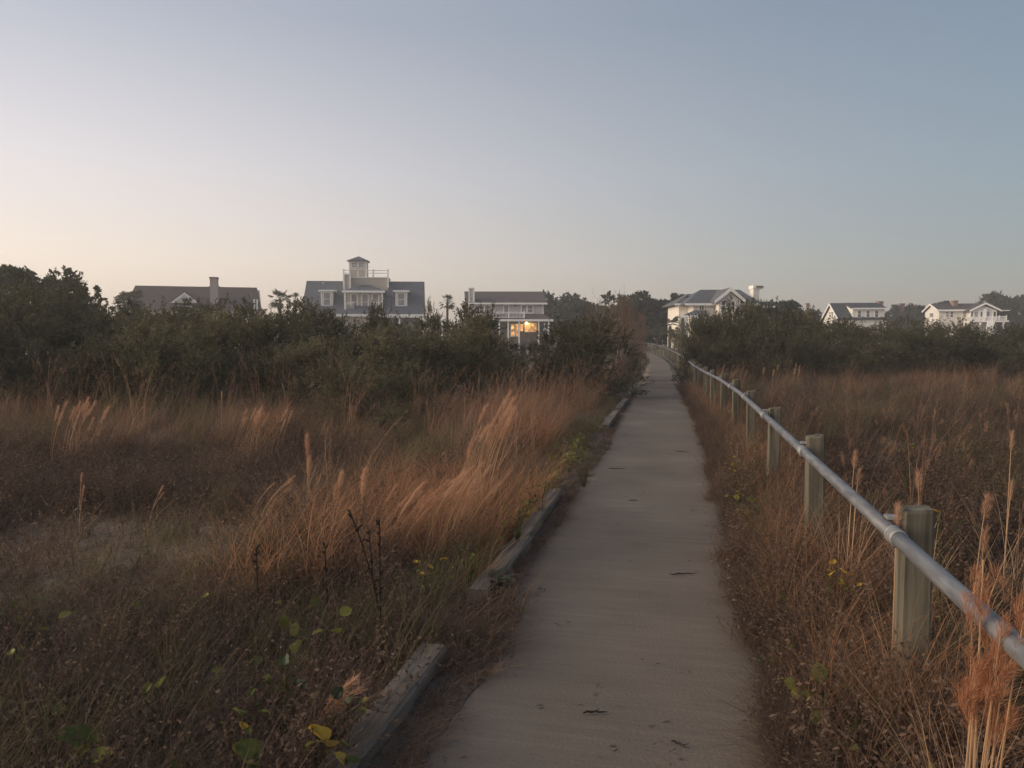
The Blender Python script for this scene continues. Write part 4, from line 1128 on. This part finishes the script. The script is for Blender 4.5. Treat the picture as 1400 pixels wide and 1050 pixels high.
# ------------------------------------------------------------------ grasses: where they grow
pts = {'grass': [], 'weeds': [], 'litter': []}
def put(store, X, Y, kind, s, tint, dz=0):
    idx = random.choice(KIND[kind])
    pts[store].append((X, Y, gz(X, Y) + dz, random.gauss(0, .05), random.gauss(0, .05), random.uniform(-.7, .7) + (random.uniform(0, 6.28) if random.random() < .35 else 0), s * random.uniform(.8, 1.2), s * random.uniform(.8, 1.25), idx, min(1, max(0, tint))))
def nz2(X, Y, f, o): return noise.noise(Vector((X * f, Y * f, o)))
random.seed(99)
bands = [(1.0, 3.2, 75), (3.2, 5.5, 62), (5.5, 9, 44), (9, 14, 26), (14, 21, 14), (21, 34, 6.5), (34, 46, 2.0)]
for d0, d1, dens in bands:
    w0 = .74
    area = w0 * (d1 * d1 - d0 * d0) + 2 * 1.6 * (d1 - d0)
    sc_ = 1 + .020 * d0
    for _ in range(int(area * dens)):
        d = math.sqrt(random.uniform(d0 * d0, d1 * d1))
        u = random.uniform(-w0 * d - 1.6, w0 * d + 1.6)
        X = u * math.cos(PSI) - d * math.sin(PSI); Y = u * math.sin(PSI) + d * math.cos(PSI)
        l, r_ = pl(Y) - .15, pr(Y)
        if l < X < r_: continue
        if d > 34 and X < l: continue
        n1, n2 = nz2(X, Y, .45, 2.2), nz2(X, Y, 1.3, 8.1)
        px, _d = col_of(X, Y)
        if X < l:
            edge = l - X
            if d > 15.5 + 7 * smooth(560, 760, px) and edge > 3: continue
            # bare litter patch
            if abs(X + 4.2) < 1.1 and 3.5 < Y < 4.5 and random.random() < .85:
                if random.random() < .6: put('weeds', X, Y, 'forb_low', .8, .15 + .4 * n2)
                continue
            if abs(X + 4.35) < 1.25 and abs(Y - 5.2) < .75 and random.random() < .9:
                if random.random() < .35: put('litter', X, Y, 'litter', .8, .9)
                continue
            pv = nz2(X, Y, .28, 14.0) + .6 * nz2(X, Y, .75, 4.4)
            clump = math.exp(-((X + 2.0) / .95) ** 2 - ((Y - 6.1) / 1.7) ** 2)       # the bright orange stand
            crest = smooth(9.5, 13, d) * (1 if edge > .4 else .3)
            hollow = math.exp(-((d - 8.2) / 2.3) ** 2) * smooth(2.0, 3.5, edge)
            q = random.random()
            if d < 4.6:
                pg = .16 + .35 * n1
                if q < .14: put('grass', X, Y, 'olive', .9, .06 + n2)
                elif q < .26 + pg: put('grass', X, Y, random.choice(['grass_short', 'litter', 'brown']), .9, .05 + .4 * n2)
                elif q < .60: put('grass', X, Y, 'brown', .9, .0 + .6 * n2)
                elif q < .965: put('weeds', X, Y, random.choice(['forb', 'forb', 'forb_low']), .85, .0 + .5 * n2)
                else: put('weeds', X, Y, 'vine', 1.0, random.uniform(.1, .8))
            elif q < clump * .9:
                put('grass', X, Y, random.choice(['rust', 'rust', 'grass_short']), .85, .55 + .4 * n2)
            elif q < hollow * .9:
                put('weeds', X, Y, random.choice(['forb', 'forb_low', 'brown']), .9 * sc_, .15 + .45 * n2)
            elif edge < .55:
                put('weeds' if q < .75 else 'grass', X, Y, 'forb_low' if q < .5 else ('vine' if q < .60 else ('forb' if q < .75 else 'olive')), .8, .55 + .5 * n2)
            elif q < .22 + .5 * crest + .35 * n1 + .5 * pv:
                if q < .11: put('grass', X, Y, 'seed', 1.1, .6 + n2)
                else: put('grass', X, Y, 'rust' if random.random() < .15 + .5 * smooth(620, 760, px) + .8 * n1 else ('grass' if random.random() < .55 else 'grass_short'), (.62 + .08 * crest + .60 * nz2(X, Y, .8, 6.6) + .35 * pv) * sc_, .42 + .7 * n2)
            elif q < .34 + .45 * crest: put('grass', X, Y, 'olive', .95 * sc_, .5 + n2)
            else: put('weeds', X, Y, random.choice(['forb', 'brown', 'forb_low']), sc_ * (1 + .3 * n1), .40 + .5 * n2)
        else:
            pv = nz2(X, Y, .28, 14.0) + .6 * nz2(X, Y, .75, 4.4)
            edge = X - r_; side = X < rx(Y) + .1
            q = random.random()
            if side or edge < .5:
                if q < .62: put('weeds', X, Y, random.choice(['forb', 'forb', 'forb_low', 'brown']), .9, .14 + .7 * n2)
                elif q < .72: put('grass', X, Y, 'grass_short', .8, .25 + .5 * n2)
                elif q < .84: put('grass', X, Y, 'litter', .9, .25 + .5 * n2)
                elif q < .90: put('grass', X, Y, 'olive', .8, .6 + .4 * n2)
                elif q < .955: put('weeds', X, Y, 'vine', .9, random.uniform(.3, 1))
                else: put('grass', X, Y, 'rust', .62, .35 + .4 * n2)
            else:
                far = smooth(9, 22, d)
                if q < .035 + .03 * far: put('grass', X, Y, 'seed' if random.random() < .3 + .4 * far else 'bush', .9, .5 + n2)
                elif q < .02 + .30 * far + .45 * n1 + .45 * pv: put('grass', X, Y, ('rust' if n2 > .05 else 'grass') if random.random() < .45 + .3 * far else 'grass_short', (.50 + .18 * far + .5 * nz2(X, Y, .8, 6.6)) * sc_, .08 + .20 * far + .65 * n2)
                elif q < .20 + .20 * far + .3 * pv: put('grass', X, Y, 'olive', .9 * sc_, .40 + .6 * n2)
                else: put('weeds', X, Y, random.choice(['forb', 'brown', 'brown', 'forb_low', 'forb']), .88 * sc_, .10 + .6 * n2)
for _ in range(430):
    Y = 4.2 + 22 * random.random() ** 1.3
    X = rx(Y) + random.uniform(-.22, .45)
    q = random.random()
    put('grass', X, Y, 'rust' if q < .3 else ('grass_short' if q < .6 else ('olive' if q < .8 else 'grass')), random.uniform(.5, .8), .35 + .5 * nz2(X, Y, .9, 7))
for _ in range(150):
    Y = random.uniform(2.2, 5.4); X = rx(Y) + random.uniform(-.34, .05)
    q = random.random()
    put('weeds' if q < .75 else 'grass', X, Y, random.choice(['forb', 'brown', 'forb', 'vine']) if q < .75 else 'rust', random.uniform(.7, 1.05) * (.7 if q >= .75 else 1), .2 + .5 * nz2(X, Y, 1.9, 7))
for _ in range(46):                     # stems hiding the foot of the nearest posts
    yp = random.choice([3.45, 3.45, 5.85, .9]); X = rx(yp) + random.uniform(-.12, .3); Y = yp - random.uniform(.1, .5)
    put('grass', X, Y, random.choice(['rust', 'rust', 'grass', 'brown']), random.uniform(.6, .9), .15 + .4 * random.random())
for _ in range(95):                     # vine leaves along both edges
    Y = 2.6 + 9 * random.random(); left = random.random() < .55
    if left and Y < 4.9: continue
    X = pl(Y) - .15 - abs(random.gauss(0, .10)) if left else pr(Y) - .06 + abs(random.gauss(0, .16))
    put('weeds', X, Y, 'vine', random.uniform(.6, .9), random.uniform(.25, 1), .04)
# growth creeping over the right edge of the slab and dead straw lying on the left
for _ in range(2600):
    Y = 1.2 + 26 * random.random() ** 1.5
    X = pr(Y) - .02 - (.20 + .20 * nz2(3, Y, 1.7, 9) + .08 * nz2(4, Y, 6, 2)) * random.random() ** .8
    if X < pr(Y) - .36 + .05 * nz2(X, Y, 2, 1): continue
    put('weeds' if random.random() < .6 else 'litter', X, Y, random.choice(['forb_low', 'litter', 'forb', 'brown', 'litter']) , random.uniform(.35, .65), .22 + .4 * nz2(X, Y, 1.3, 3), .02)
def drift_w(Y):                         # how far dead straw spreads onto the slab
    return max(.03, .05 + .19 * math.exp(-((Y - 3.6) / .75) ** 2) + .10 * math.exp(-((Y - 2.4) / .6) ** 2) + .05 * math.exp(-((Y - 6.8) / .9) ** 2) + .12 * math.exp(-((Y - 11.5) / 2.2) ** 2) + .045 * nz2(0, Y, 2.3, 4))
for _ in range(1500):
    Y = 1.3 + 24 * random.random() ** 1.6
    X = pl(Y) + random.random() ** 1.3 * (drift_w(Y) - .03)
    put('litter', X, Y, 'litter' if random.random() < .75 else 'forb_low', random.uniform(.25, .45), .12 + .35 * random.random(), .028)
for _ in range(70):                     # weeds that close the gap between the near timbers
    Y = random.uniform(3.5, 4.45); X = pl(Y) + random.uniform(-.2, .12)
    put('weeds', X, Y, random.choice(['forb_low', 'brown', 'litter', 'forb_low']), random.uniform(.6, .95), random.uniform(.2, .7), .02)

n = 0
while n < 110:
    Y = 1.6 + 16 * random.random() ** 1.4; X = random.uniform(pl(Y) + .1, pr(Y) - .1)
    if random.random() < .25 + .75 * abs((X - pl(Y)) / (pr(Y) - pl(Y)) - .5) * 2:
        put('litter', X, Y, 'bits', random.uniform(.5, 1.1), random.random() * .6, .032); n += 1
def scatter(name, P):
    P = np.array(P)
    me = bpy.data.meshes.new(name + '_points')
    me.vertices.add(len(P)); me.vertices.foreach_set('co', P[:, :3].astype(np.float32).ravel())
    def attr(n, t, data, key):
        at_ = me.attributes.new(n, t, 'POINT'); at_.data.foreach_set(key, data.ravel())
    attr('rot', 'FLOAT_VECTOR', P[:, 3:6].astype(np.float32), 'vector')
    attr('scl', 'FLOAT_VECTOR', np.stack([P[:, 6], P[:, 6], P[:, 7]], 1).astype(np.float32), 'vector')
    attr('idx', 'INT', P[:, 8].astype(np.int32), 'value')
    attr('tint', 'FLOAT', P[:, 9].astype(np.float32), 'value')
    o = link(name, me); o['kind'] = 'stuff'
    g = bpy.data.node_groups.new(name + '_scatter', 'GeometryNodeTree')
    g.interface.new_socket('Geometry', in_out='INPUT', socket_type='NodeSocketGeometry')
    g.interface.new_socket('Geometry', in_out='OUTPUT', socket_type='NodeSocketGeometry')
    N, Lk = g.nodes, g.links
    gi, go = N.new('NodeGroupInput'), N.new('NodeGroupOutput')
    ci = N.new('GeometryNodeCollectionInfo'); ci.inputs[0].default_value = SRC
    ci.inputs['Separate Children'].default_value = True; ci.inputs['Reset Children'].default_value = True
    iop = N.new('GeometryNodeInstanceOnPoints')
    def na(nm, t):
        a_ = N.new('GeometryNodeInputNamedAttribute'); a_.data_type = t; a_.inputs[0].default_value = nm
        return next(s for s in a_.outputs if s.enabled and s.name == 'Attribute')
    Lk.new(gi.outputs[0], iop.inputs['Points']); Lk.new(ci.outputs[0], iop.inputs['Instance'])
    iop.inputs['Pick Instance'].default_value = True
    Lk.new(na('idx', 'INT'), iop.inputs['Instance Index'])
    Lk.new(na('rot', 'FLOAT_VECTOR'), iop.inputs['Rotation']); Lk.new(na('scl', 'FLOAT_VECTOR'), iop.inputs['Scale'])
    Lk.new(iop.outputs[0], go.inputs[0])
    md = o.modifiers.new('scatter', 'NODES'); md.node_group = g
    return o
tag(scatter('grass', pts['grass']), 'dry straw coloured and rusty grass covering the field on both sides of the path')
tag(scatter('weeds', pts['weeds']), 'brown dead weeds and low leafy growth between the grasses')
tag(scatter('straw_litter', pts['litter']), 'dead straw lying along the edges of the path')

# dirt that has drifted over the left edge of the slab
def drift():
    ys = np.arange(1.2, 12.5, .05)
    V = []; F = []
    for i, y in enumerate(ys):
        wv = drift_w(y) * .95 + .03 * nz2(1, y, 9, 1) + .012 * nz2(2, y, 30, 1)
        for k in range(5):
            f = k / 4
            V.append((pl(y) - .004 + wv * f, y, .006 + .022 * (1 - f) ** 1.4 + .004 * nz2(f, y, 11, 2) * (1 - f)))
    for i in range(len(ys) - 1):
        for k in range(4): F.append((i * 5 + k, i * 5 + k + 1, i * 5 + k + 6, i * 5 + k + 5))
    o = link('dirt_drift', np_mesh('dirt_drift', V, F, M['drift'])); o['kind'] = 'stuff'
    o['label'] = 'dark dirt drifted over the left edge of the path'
drift()

# ------------------------------------------------------------------ plants one can point to
def curve_pts(h, lean, n=7):
    return [(lean[0] * (k / n) ** 1.8 * h, lean[1] * (k / n) ** 1.8 * h, h * (k / n) * (1 - .22 * (abs(lean[0]) + abs(lean[1])) * (k / n) ** 1.5)) for k in range(n + 1)]
def bluestem(px, py_base, top_y, label, lean=.12, n=1, plen=.16, prad=.035, seed=0, d=None, spread=.05, hairs=240, group='plumed grasses', grass=10, fluff='plume_pale'):
    """Tall bunch grass with its own stalks and bushy plumes; base at photo pixel (px, py_base) or at distance d."""
    r = np.random.default_rng(900 + seed)
    if d is None: X, Y, d = on_ground(px, py_base)
    else: X, Y = at(px, d)
    z0 = gz(X, Y)
    root = empty('plumed_grass', (X, Y, z0), 0, label, 'plumed grass', group)
    Hh = max(.35, hz(top_y, d) - z0)
    for k in range(n):
        hh = Hh * (1 if k == 0 else r.uniform(.72, .97)); bx, by = (0, 0) if k == 0 else r.uniform(-spread, spread, 2)
        le = (lean * r.uniform(.8, 1.2), r.uniform(-.06, .06))
        cp = [(bx + x, by + y, z - .03) for x, y, z in curve_pts(hh, le)]
        mb = MB(); mb.tube(cp, [.0042 - .0022 * i / 7 for i in range(8)], 5)
        me = mb.mesh('stalk', M['stalk']); a_ = me.attributes.new('col', 'FLOAT', 'POINT'); a_.data.foreach_set('value', np.full(len(me.vertices), r.uniform(.2, .9), dtype=np.float32))
        st = link('stalk', me, root)
        ax = np.array(cp[-1]) - np.array(cp[-2])
        axn = ax / np.linalg.norm(ax)
        if prad < .04:
            V, F, c = plume(r, np.array(cp[-1]) - axn * plen * .75, ax, plen, prad, hairs)
        else:
            V, F, c = join([plume(r, np.array(cp[-1]) - axn * plen * r.uniform(.35, 1.25) + r.normal(size=3) * prad * .35, axn + r.normal(size=3) * .22, plen * r.uniform(.3, .6), prad * r.uniform(.35, .75), hairs // 9) for _q in range(10)])
        link('plume', np_mesh('plume', V, F, M[fluff], c), st)
    if grass:
        V, F, c = blades(r, grass * 5, Hh * .3, Hh * .9, .05 + spread * .5, .5, .0052, lean, .25)
        link('leaf', np_mesh('leaf', V, F, M['stalk'], c), root)
BS = [
    (418, 722, 592, 'tall grass stalk with narrow orange plume standing left of the bright grass stand', .03, 2, .22, .030, dict(hairs=420, spread=.02)),
    (456, 735, 643, 'short stalk with a bushy orange plume in the dark hollow', .06, 2, .15, .039, dict(hairs=420)),
    (490, 745, 638, 'grass stalk with a feathery upright plume at the left of the bright stand', .05, 2, .18, .036, dict(hairs=420)),
    (632, 720, 603, 'grass stalk with a bushy head just left of the tallest stems', .10, 1, .16, .038, dict(hairs=420)),
    (655, 725, 524, 'tallest bundle of bent orange grass stems left of the path', .22, 14, .24, .020, dict(spread=.10, grass=10)),
    (640, 700, 532, 'second tall bundle of grass stems just behind the tallest one', .25, 10, .22, .020, dict(spread=.12, grass=10)),
    (560, 760, 622, 'arching orange grass clump in the middle of the bright stand', .45, 14, .2, .014, dict(spread=.18, grass=26)),
    (600, 775, 610, 'dense orange grass clump at the right of the bright stand', .35, 14, .2, .016, dict(spread=.2, grass=26)),
    (525, 775, 640, 'orange grass clump at the left of the bright stand', .4, 12, .2, .014, dict(spread=.18, grass=24)),
    (350, 725, 632, 'thin arching pale grass stems left of the narrow orange plume', .55, 5, .12, .008, dict(spread=.1, grass=8)),
    (95, 640, 537, 'feathery grass tuft against the dark bushes at the far left', .25, 14, .26, .02, dict(spread=.28, grass=20)),
    (300, 620, 532, 'single tall grass stem against the bushes below the brown roofed house', .04, 1, .12, .012, dict(grass=4)),
    (165, 625, 545, 'lone arched grass stem right of the feathery tuft at the far left', .35, 2, .12, .012, dict(grass=4)),
    (340, 640, 548, 'reddish tuft of plumed grass at the edge of the field below the brown roofed house', .25, 14, .24, .02, dict(spread=.35, grass=24)),
    (410, 1040, 893, 'leaning pinkish grass plume at the bottom left beside the kerb timber', .45, 3, .22, .02, dict(spread=.03, grass=4)),
    (100, 735, 640, 'pair of thin pale grass stems in the hollow at the far left', .12, 2, .1, .008, dict(grass=3)),
    (195, 735, 655, 'thin leaning pale grass stem left of the pale litter patch', .35, 2, .1, .007, dict(grass=3)),
]
for k, (px, pb, ty, lab, le, n, pL, pR, kw) in enumerate(BS):
    bluestem(px, pb, ty, lab, le, n, pL, pR, seed=k, **kw)
# right side: plumes between path and rail and beyond it
BR = [
    (1352, 2.00, 748, 'large blurry orange grass plume in front of the handrail at the right edge', .03, 5, .17, .050, dict(spread=.045, hairs=1100, fluff='plume')),
    (1376, 1.95, 770, 'orange grass plume right beside the large one at the right edge of the picture', .05, 3, .15, .045, dict(spread=.04, hairs=950, fluff='plume')),
    (1232, 3.15, 682, 'small orange plume touching the handrail beside the nearest post', .0, 1, .12, .026, {}),
    (1165, 4.6, 612, 'orange grass plume just behind the handrail, between the two nearest posts', .05, 2, .12, .028, {}),
    (1268, 4.1, 640, 'orange plume standing behind the top of the nearest post', -.03, 2, .13, .03, {}),
    (1340, 3.7, 668, 'pale orange plume in the field right of the nearest post', .05, 2, .14, .03, {}),
    (1385, 4.4, 585, 'tall pale grass stalk at the right edge of the picture', .02, 2, .14, .018, {}),
    (1010, 24.0, 490, 'bushy rust red grass beyond the far posts of the handrail, in front of the hedge', .15, 7, .4, .06, dict(spread=.3, grass=16)),
    (985, 23.0, 494, 'rusty grass tuft beside the far end of the near handrail', .1, 6, .3, .05, dict(spread=.25, grass=16)),
    (1060, 25.0, 498, 'thin pale plumed stalks in front of the hedge right of the rust red grass', .1, 5, .25, .025, dict(spread=.5, grass=8)),
    (1085, 26.0, 496, 'group of pale feathery stalks at the foot of the hedge', .1, 6, .25, .03, dict(spread=.5, grass=10)),
]
for k, (px, d, ty, lab, le, n, pL, pR, kw) in enumerate(BR):
    bluestem(px, None, ty, lab, le, n, pL, pR, seed=60 + k, d=d, **kw)

def dark_stalk(px, pb, ty, label, lean, seed):
    r = random.Random(seed)
    X, Y, d = on_ground(px, pb); z0 = gz(X, Y)
    hh = hz(ty, d) - z0
    root = empty('dead_weed_stalk', (X, Y, z0), 0, label, 'weed stalk', 'dark dead weed stalks')
    cp = curve_pts(hh, (lean, 0))
    mb = MB(); mb.tube(cp, [.0065 - .003 * i / 7 for i in range(8)], 6); me = mb.mesh('stem', M['dark_stalk']); me.attributes.new('col', 'FLOAT', 'POINT'); st = link('stem', me, root)
    mb = MB()
    for k in range(14):
        f = r.uniform(.35, 1); i = min(6, int(f * 7)); p = Vector(cp[i]).lerp(Vector(cp[i + 1]), f * 7 - i)
        dv = Vector((r.uniform(-1, 1), r.uniform(-1, 1), r.uniform(.4, 1.4))).normalized() * r.uniform(.015, .04)
        mb.tube([p, p + dv * .6, p + dv], [.003, .006, .002], 4)
    me = mb.mesh('seed_head', M['dark_stalk']); me.attributes.new('col', 'FLOAT', 'POINT'); link('seed_head', me, root)
for k, (px, pb, ty, le, lab) in enumerate([(520, 905, 690, -.22, 'tallest dark weed stalk leaning left in front of the bright grass stand'),
        (508, 860, 728, -.05, 'dark weed stalk close beside the tallest one'),
        (516, 900, 712, .0, 'upright dark weed stalk right of the tallest one'),
        (442, 850, 742, -.02, 'short dark weed stalk left of the tallest one'),
        (345, 870, 748, .0, 'slim dark weed stalk alone in the left field above the broad leaves')]):
    dark_stalk(px, pb, ty, lab, le, 70 + k)

def broad_leaf(r, size, mat, parent, loc, aim, name='leaf', label=None):
    """Rounded, cupped leaf blade with a midrib fold, on its own mesh."""
    n = 9; V = []; F = []
    fold, droop, tw, ph = r.uniform(.12, .34), r.uniform(.15, .6), r.uniform(-.2, .2), r.uniform(0, 6)
    for i in range(n):
        t = i / (n - 1); wv = .47 * (1 - abs(2 * t ** .72 - 1) ** 2.3) ** .6 * (1 - .25 * t) + .002
        for k in (-1, -.5, 0, .5, 1):
            V.append((k * wv * size + tw * t * t * size, t * size, (fold * abs(k) ** 1.3 * (1 - .4 * t) - droop * (t - .25) ** 2 + .035 * math.sin(8 * t + 4 * k + ph)) * size))
    for i in range(n - 1):
        for k in range(4): F.append((i * 5 + k, i * 5 + k + 1, i * 5 + k + 6, i * 5 + k + 5))
    me = np_mesh(name, V, F, M[mat], [r.random()] * len(V), True)
    o = link(name, me, parent, loc)
    o.rotation_euler = aim
    if label: o['label'] = label
    return o
def leafy(px, pb, label, leaves, seed, d=None, cat='plant', name='broadleaf_plant', mat='vine', group=None, onz=0):
    """leaves: list of (dx px, y px, size m, material or None)."""
    r = random.Random(seed)
    if d is None: X, Y, d = on_ground(px, pb)
    else: X, Y = at(px, d)
    z0 = gz(X, Y) + onz
    root = empty(name, (X, Y, z0), PSI, label, cat, group)
    k_ = d * CP / FPX
    leaves = list(leaves) + [(dx + r.uniform(-.09, .09) / k_, ly + r.uniform(-.01, .07) / k_, size * r.uniform(.5, .8), None if r.random() < .6 else m_) for dx, ly, size, m_ in leaves for _q in range(2)]
    for dx, ly, size, m_ in leaves:
        lx = dx * k_; lz = max(.02, hz(ly, d) - z0); yo = r.uniform(-.05, .05)
        mb = MB(); mb.tube([(0, 0, -.02), (lx * .4, yo * .4, lz * .65), (lx, yo, lz)], [.0025, .002, .0012], 4)
        me = mb.mesh('stem', M[mat if mat != 'yellow' else 'vine']); me.attributes.new('col', 'FLOAT', 'POINT')
        st = link('stem', me, root)
        broad_leaf(r, size * .74, m_ or mat, root, (lx, yo, lz), (R(r.uniform(-15, 65)), R(r.uniform(-40, 40)), R(r.uniform(-110, 110))), label='yellow leaf' if m_ == 'yellow' else None)
P_ = [
    (92, 1046, 'green plant with one large round leaf turning yellow, bottom left corner', [(0, 1030, .14, None), (-14, 1048, .07, None)]),
    (338, 1058, 'yellow green round leaves at the bottom edge left of the yellow leaf', [(0, 1046, .12, None), (-16, 1052, .09, None)]),
    (432, 1046, 'plant with two bright yellow leaves beside the nearest kerb timber', [(0, 1034, .11, 'yellow'), (14, 1038, .09, 'yellow')]),
    (322, 1010, 'round green leaves with a yellow rim above the bottom edge', [(0, 985, .075, None), (4, 1000, .055, 'yellow')]),
    (208, 975, 'dull green round leaf low in the dark weeds at the left', [(0, 945, .07, None)]),
    (378, 960, 'dark green leaves among the weeds left of the leaning pink plume', [(0, 925, .07, 'weed'), (20, 940, .06, 'weed'), (-25, 950, .06, 'weed')]),
    (448, 990, 'dark green leaves just left of the nearest kerb timber', [(0, 965, .07, 'weed'), (18, 978, .06, 'weed')]),
    (8, 925, 'pale yellow green leaf at the left edge of the picture', [(0, 900, .06, None)]),
    (270, 850, 'small yellow green leaf standing up in the brown weeds', [(0, 824, .055, None)]),
    (392, 790, 'single pale yellow leaf glowing in front of the dark hollow', [(0, 768, .055, 'yellow')]),
    (585, 812, 'rust yellow leafy weed at the foot of the bright grass stand', [(-18, 775, .05, 'yellow'), (0, 782, .055, 'yellow'), (14, 772, .05, 'yellow'), (22, 788, .045, None), (-6, 792, .05, None)]),
    (640, 790, 'yellow green vine leaves along the outer side of the kerb timber', [(-8, 772, .05, None), (6, 764, .05, None), (14, 752, .05, None), (-2, 756, .045, None)]),
    (705, 735, 'yellow green vine leaves at the joint of the kerb timbers', [(0, 716, .05, None), (-14, 722, .05, None), (12, 704, .055, None), (20, 692, .055, None), (8, 690, .05, None)]),
    (740, 690, 'bright green vine leaves above the far end of the kerb timber', [(-10, 672, .06, None), (6, 668, .06, None), (16, 660, .06, None), (-16, 680, .055, None)]),
    (800, 640, 'pale vine leaves at the left edge of the path beyond the kerb timber', [(-14, 625, .08, None), (4, 618, .08, None), (14, 626, .08, None), (-26, 632, .07, None)]),
]
for k, (px, pb, lab, lv) in enumerate(P_):
    leafy(px, pb + (75 if pb > 900 else 30), lab, [(dx, ly - (8 if pb > 900 else 4), sz, mt) for dx, ly, sz, mt in lv], 300 + k, group='broad leaved plants in the weeds')
PR = [
    (1000, 8.3, 'small weed with yellow flowers and leaves at the right edge of the path', [(0, 641, .05, 'yellow'), (6, 648, .045, 'yellow'), (-4, 655, .04, 'yellow')]),
    (1018, 5.3, 'lime green leaf low at the right edge of the path', [(0, 782, .055, None), (-8, 790, .045, None)]),
    (1064, 5.4, 'yellow leaves at the foot of the second nearest post', [(0, 732, .055, 'yellow'), (6, 745, .05, 'yellow'), (-6, 742, .045, None)]),
    (1150, 4.0, 'cluster of golden yellow leaves between the two nearest posts', [(0, 775, .06, 'yellow'), (14, 785, .06, 'yellow'), (-6, 788, .055, 'yellow'), (8, 798, .05, None)]),
    (1100, 4.1, 'round grey green leaf low in the weeds below the golden leaves', [(0, 840, .06, None), (4, 850, .05, 'weed')]),
    (1255, 2.75, 'pale green leaves under the handrail at the lower right', [(0, 985, .055, None), (-14, 995, .05, None), (12, 998, .05, None)]),
    (1140, 3.0, 'faint green leaves low in the weeds at the lower right', [(0, 945, .05, None), (12, 955, .05, 'weed')]),
    (1245, 7.2, 'tiny yellow flower weed in the field behind the handrail', [(0, 608, .05, 'yellow'), (3, 612, .04, 'yellow')]),
    (1295, 3.9, 'yellow leaf beside the top of the nearest post', [(0, 703, .05, 'yellow')]),
    (1010, 6.6, 'yellowing leaves in the weeds right of the path, below the yellow flowers', [(0, 672, .05, 'yellow'), (10, 680, .045, None), (-6, 690, .045, None)]),
]
for k, (px, d, lab, lv) in enumerate(PR):
    leafy(px, None, lab, lv, 400 + k, d=d, group='yellowing plants right of the path')

def rosette(px, pb, label, seed):
    """Dark weed with long toothed leaves sprawling over the kerb onto the path."""
    r = random.Random(seed); X, Y, d = on_ground(px, pb)
    root = empty('leafy_weed', (X, Y, .06), 0, label, 'weed')
    for k in range(22):
        az = r.uniform(-1.3, 2.2); L = r.uniform(.12, .24); n = 8; V = []; F = []
        pitch = r.uniform(.05, .8)
        for i in range(n):
            t = i / (n - 1); wv = L * (.11 * math.sin(math.pi * min(1, t + .08)) ** .8 + (.035 if i % 2 else 0)) * (1 - .4 * t)
            z = L * (math.sin(pitch) * t - .55 * t * t * math.sin(pitch)) + .01
            c = Vector((math.cos(az), math.sin(az), 0)) * L * t * math.cos(pitch * .7); s_ = Vector((-math.sin(az), math.cos(az), 0)) * wv
            for q in (-1, 0, 1): V.append((c.x + s_.x * q, c.y + s_.y * q, z + abs(q) * wv * .3))
        for i in range(n - 1):
            for q in range(2): F.append((i * 3 + q, i * 3 + q + 1, i * 3 + q + 4, i * 3 + q + 3))
        link('leaf', np_mesh('leaf', V, F, M['weed'], [r.random()] * len(V), True), root)
rosette(672, 822, 'dark green toothed weed sprawling over the kerb onto the path', 1)

def twig(px, py, length, ang, label, seed):
    r = random.Random(seed); X, Y, d = on_ground(px, py)
    n = 6; p = []; a0 = ang
    x = y = 0.0
    for k in range(n + 1):
        p.append((x - length / 2 * math.cos(ang), y - length / 2 * math.sin(ang), .007 + .006 * abs(math.sin(k * 1.7 + seed)))); a0 = ang + r.uniform(-.35, .35)
        x += length / n * math.cos(a0); y += length / n * math.sin(a0)
    mb = MB(); mb.tube(p, [.003, .0045, .005, .0045, .004, .003, .0015], 5)
    k = r.randint(2, 4); mb.tube([p[k], (p[k][0] + .03 * math.cos(ang + .9), p[k][1] + .03 * math.sin(ang + .9), .012)], [.003, .001], 4)
    o = mb.build('twig', M['twig']); o.location = (X, Y, pz(Y) + .002)
    tag(o, label, 'twig', 'twigs lying on the path')
for k, (px, py, L, an, lab) in enumerate([(818, 992, .11, PSI, 'dark twig lying on the path near the bottom of the picture'), (938, 796, .20, PSI + .12, 'long dark twig on the right half of the path below the golden leaves'),
        (868, 690, .10, PSI - .1, 'small dark twig in the middle of the path'), (845, 646, .22, PSI, 'thin twig lying across the path beyond the small one'),
        (935, 622, .22, PSI - .25, 'thin pale twig at the right edge of the path, farther up'), (808, 657, .25, PSI + .5, 'long thin twig reaching onto the path from the left edge'), (935, 1035, .07, PSI - .8, 'short dark bark scrap at the bottom right of the path')]):
    twig(px, py, L, an, lab, k)

# ------------------------------------------------------------------ haze volume, added to lift the dark tones and fade the distance
hm = bpy.data.materials.new('haze'); hm.use_nodes = True
hm.node_tree.nodes.clear()
ho = hm.node_tree.nodes.new('ShaderNodeOutputMaterial'); hv = hm.node_tree.nodes.new('ShaderNodeVolumePrincipled')
hv.inputs['Color'].default_value = (.93, .92, .92, 1); hv.inputs['Density'].default_value = HAZE; hv.inputs['Anisotropy'].default_value = .2
hm.node_tree.links.new(hv.outputs[0], ho.inputs['Volume'])
m = MB(); m.box(-2700, 2700, -60, 2700, -1.6, 18)
tag(m.build('haze', hm), 'thin haze added over the field to lift dark tones and fade the distance', None, None, 'stuff')
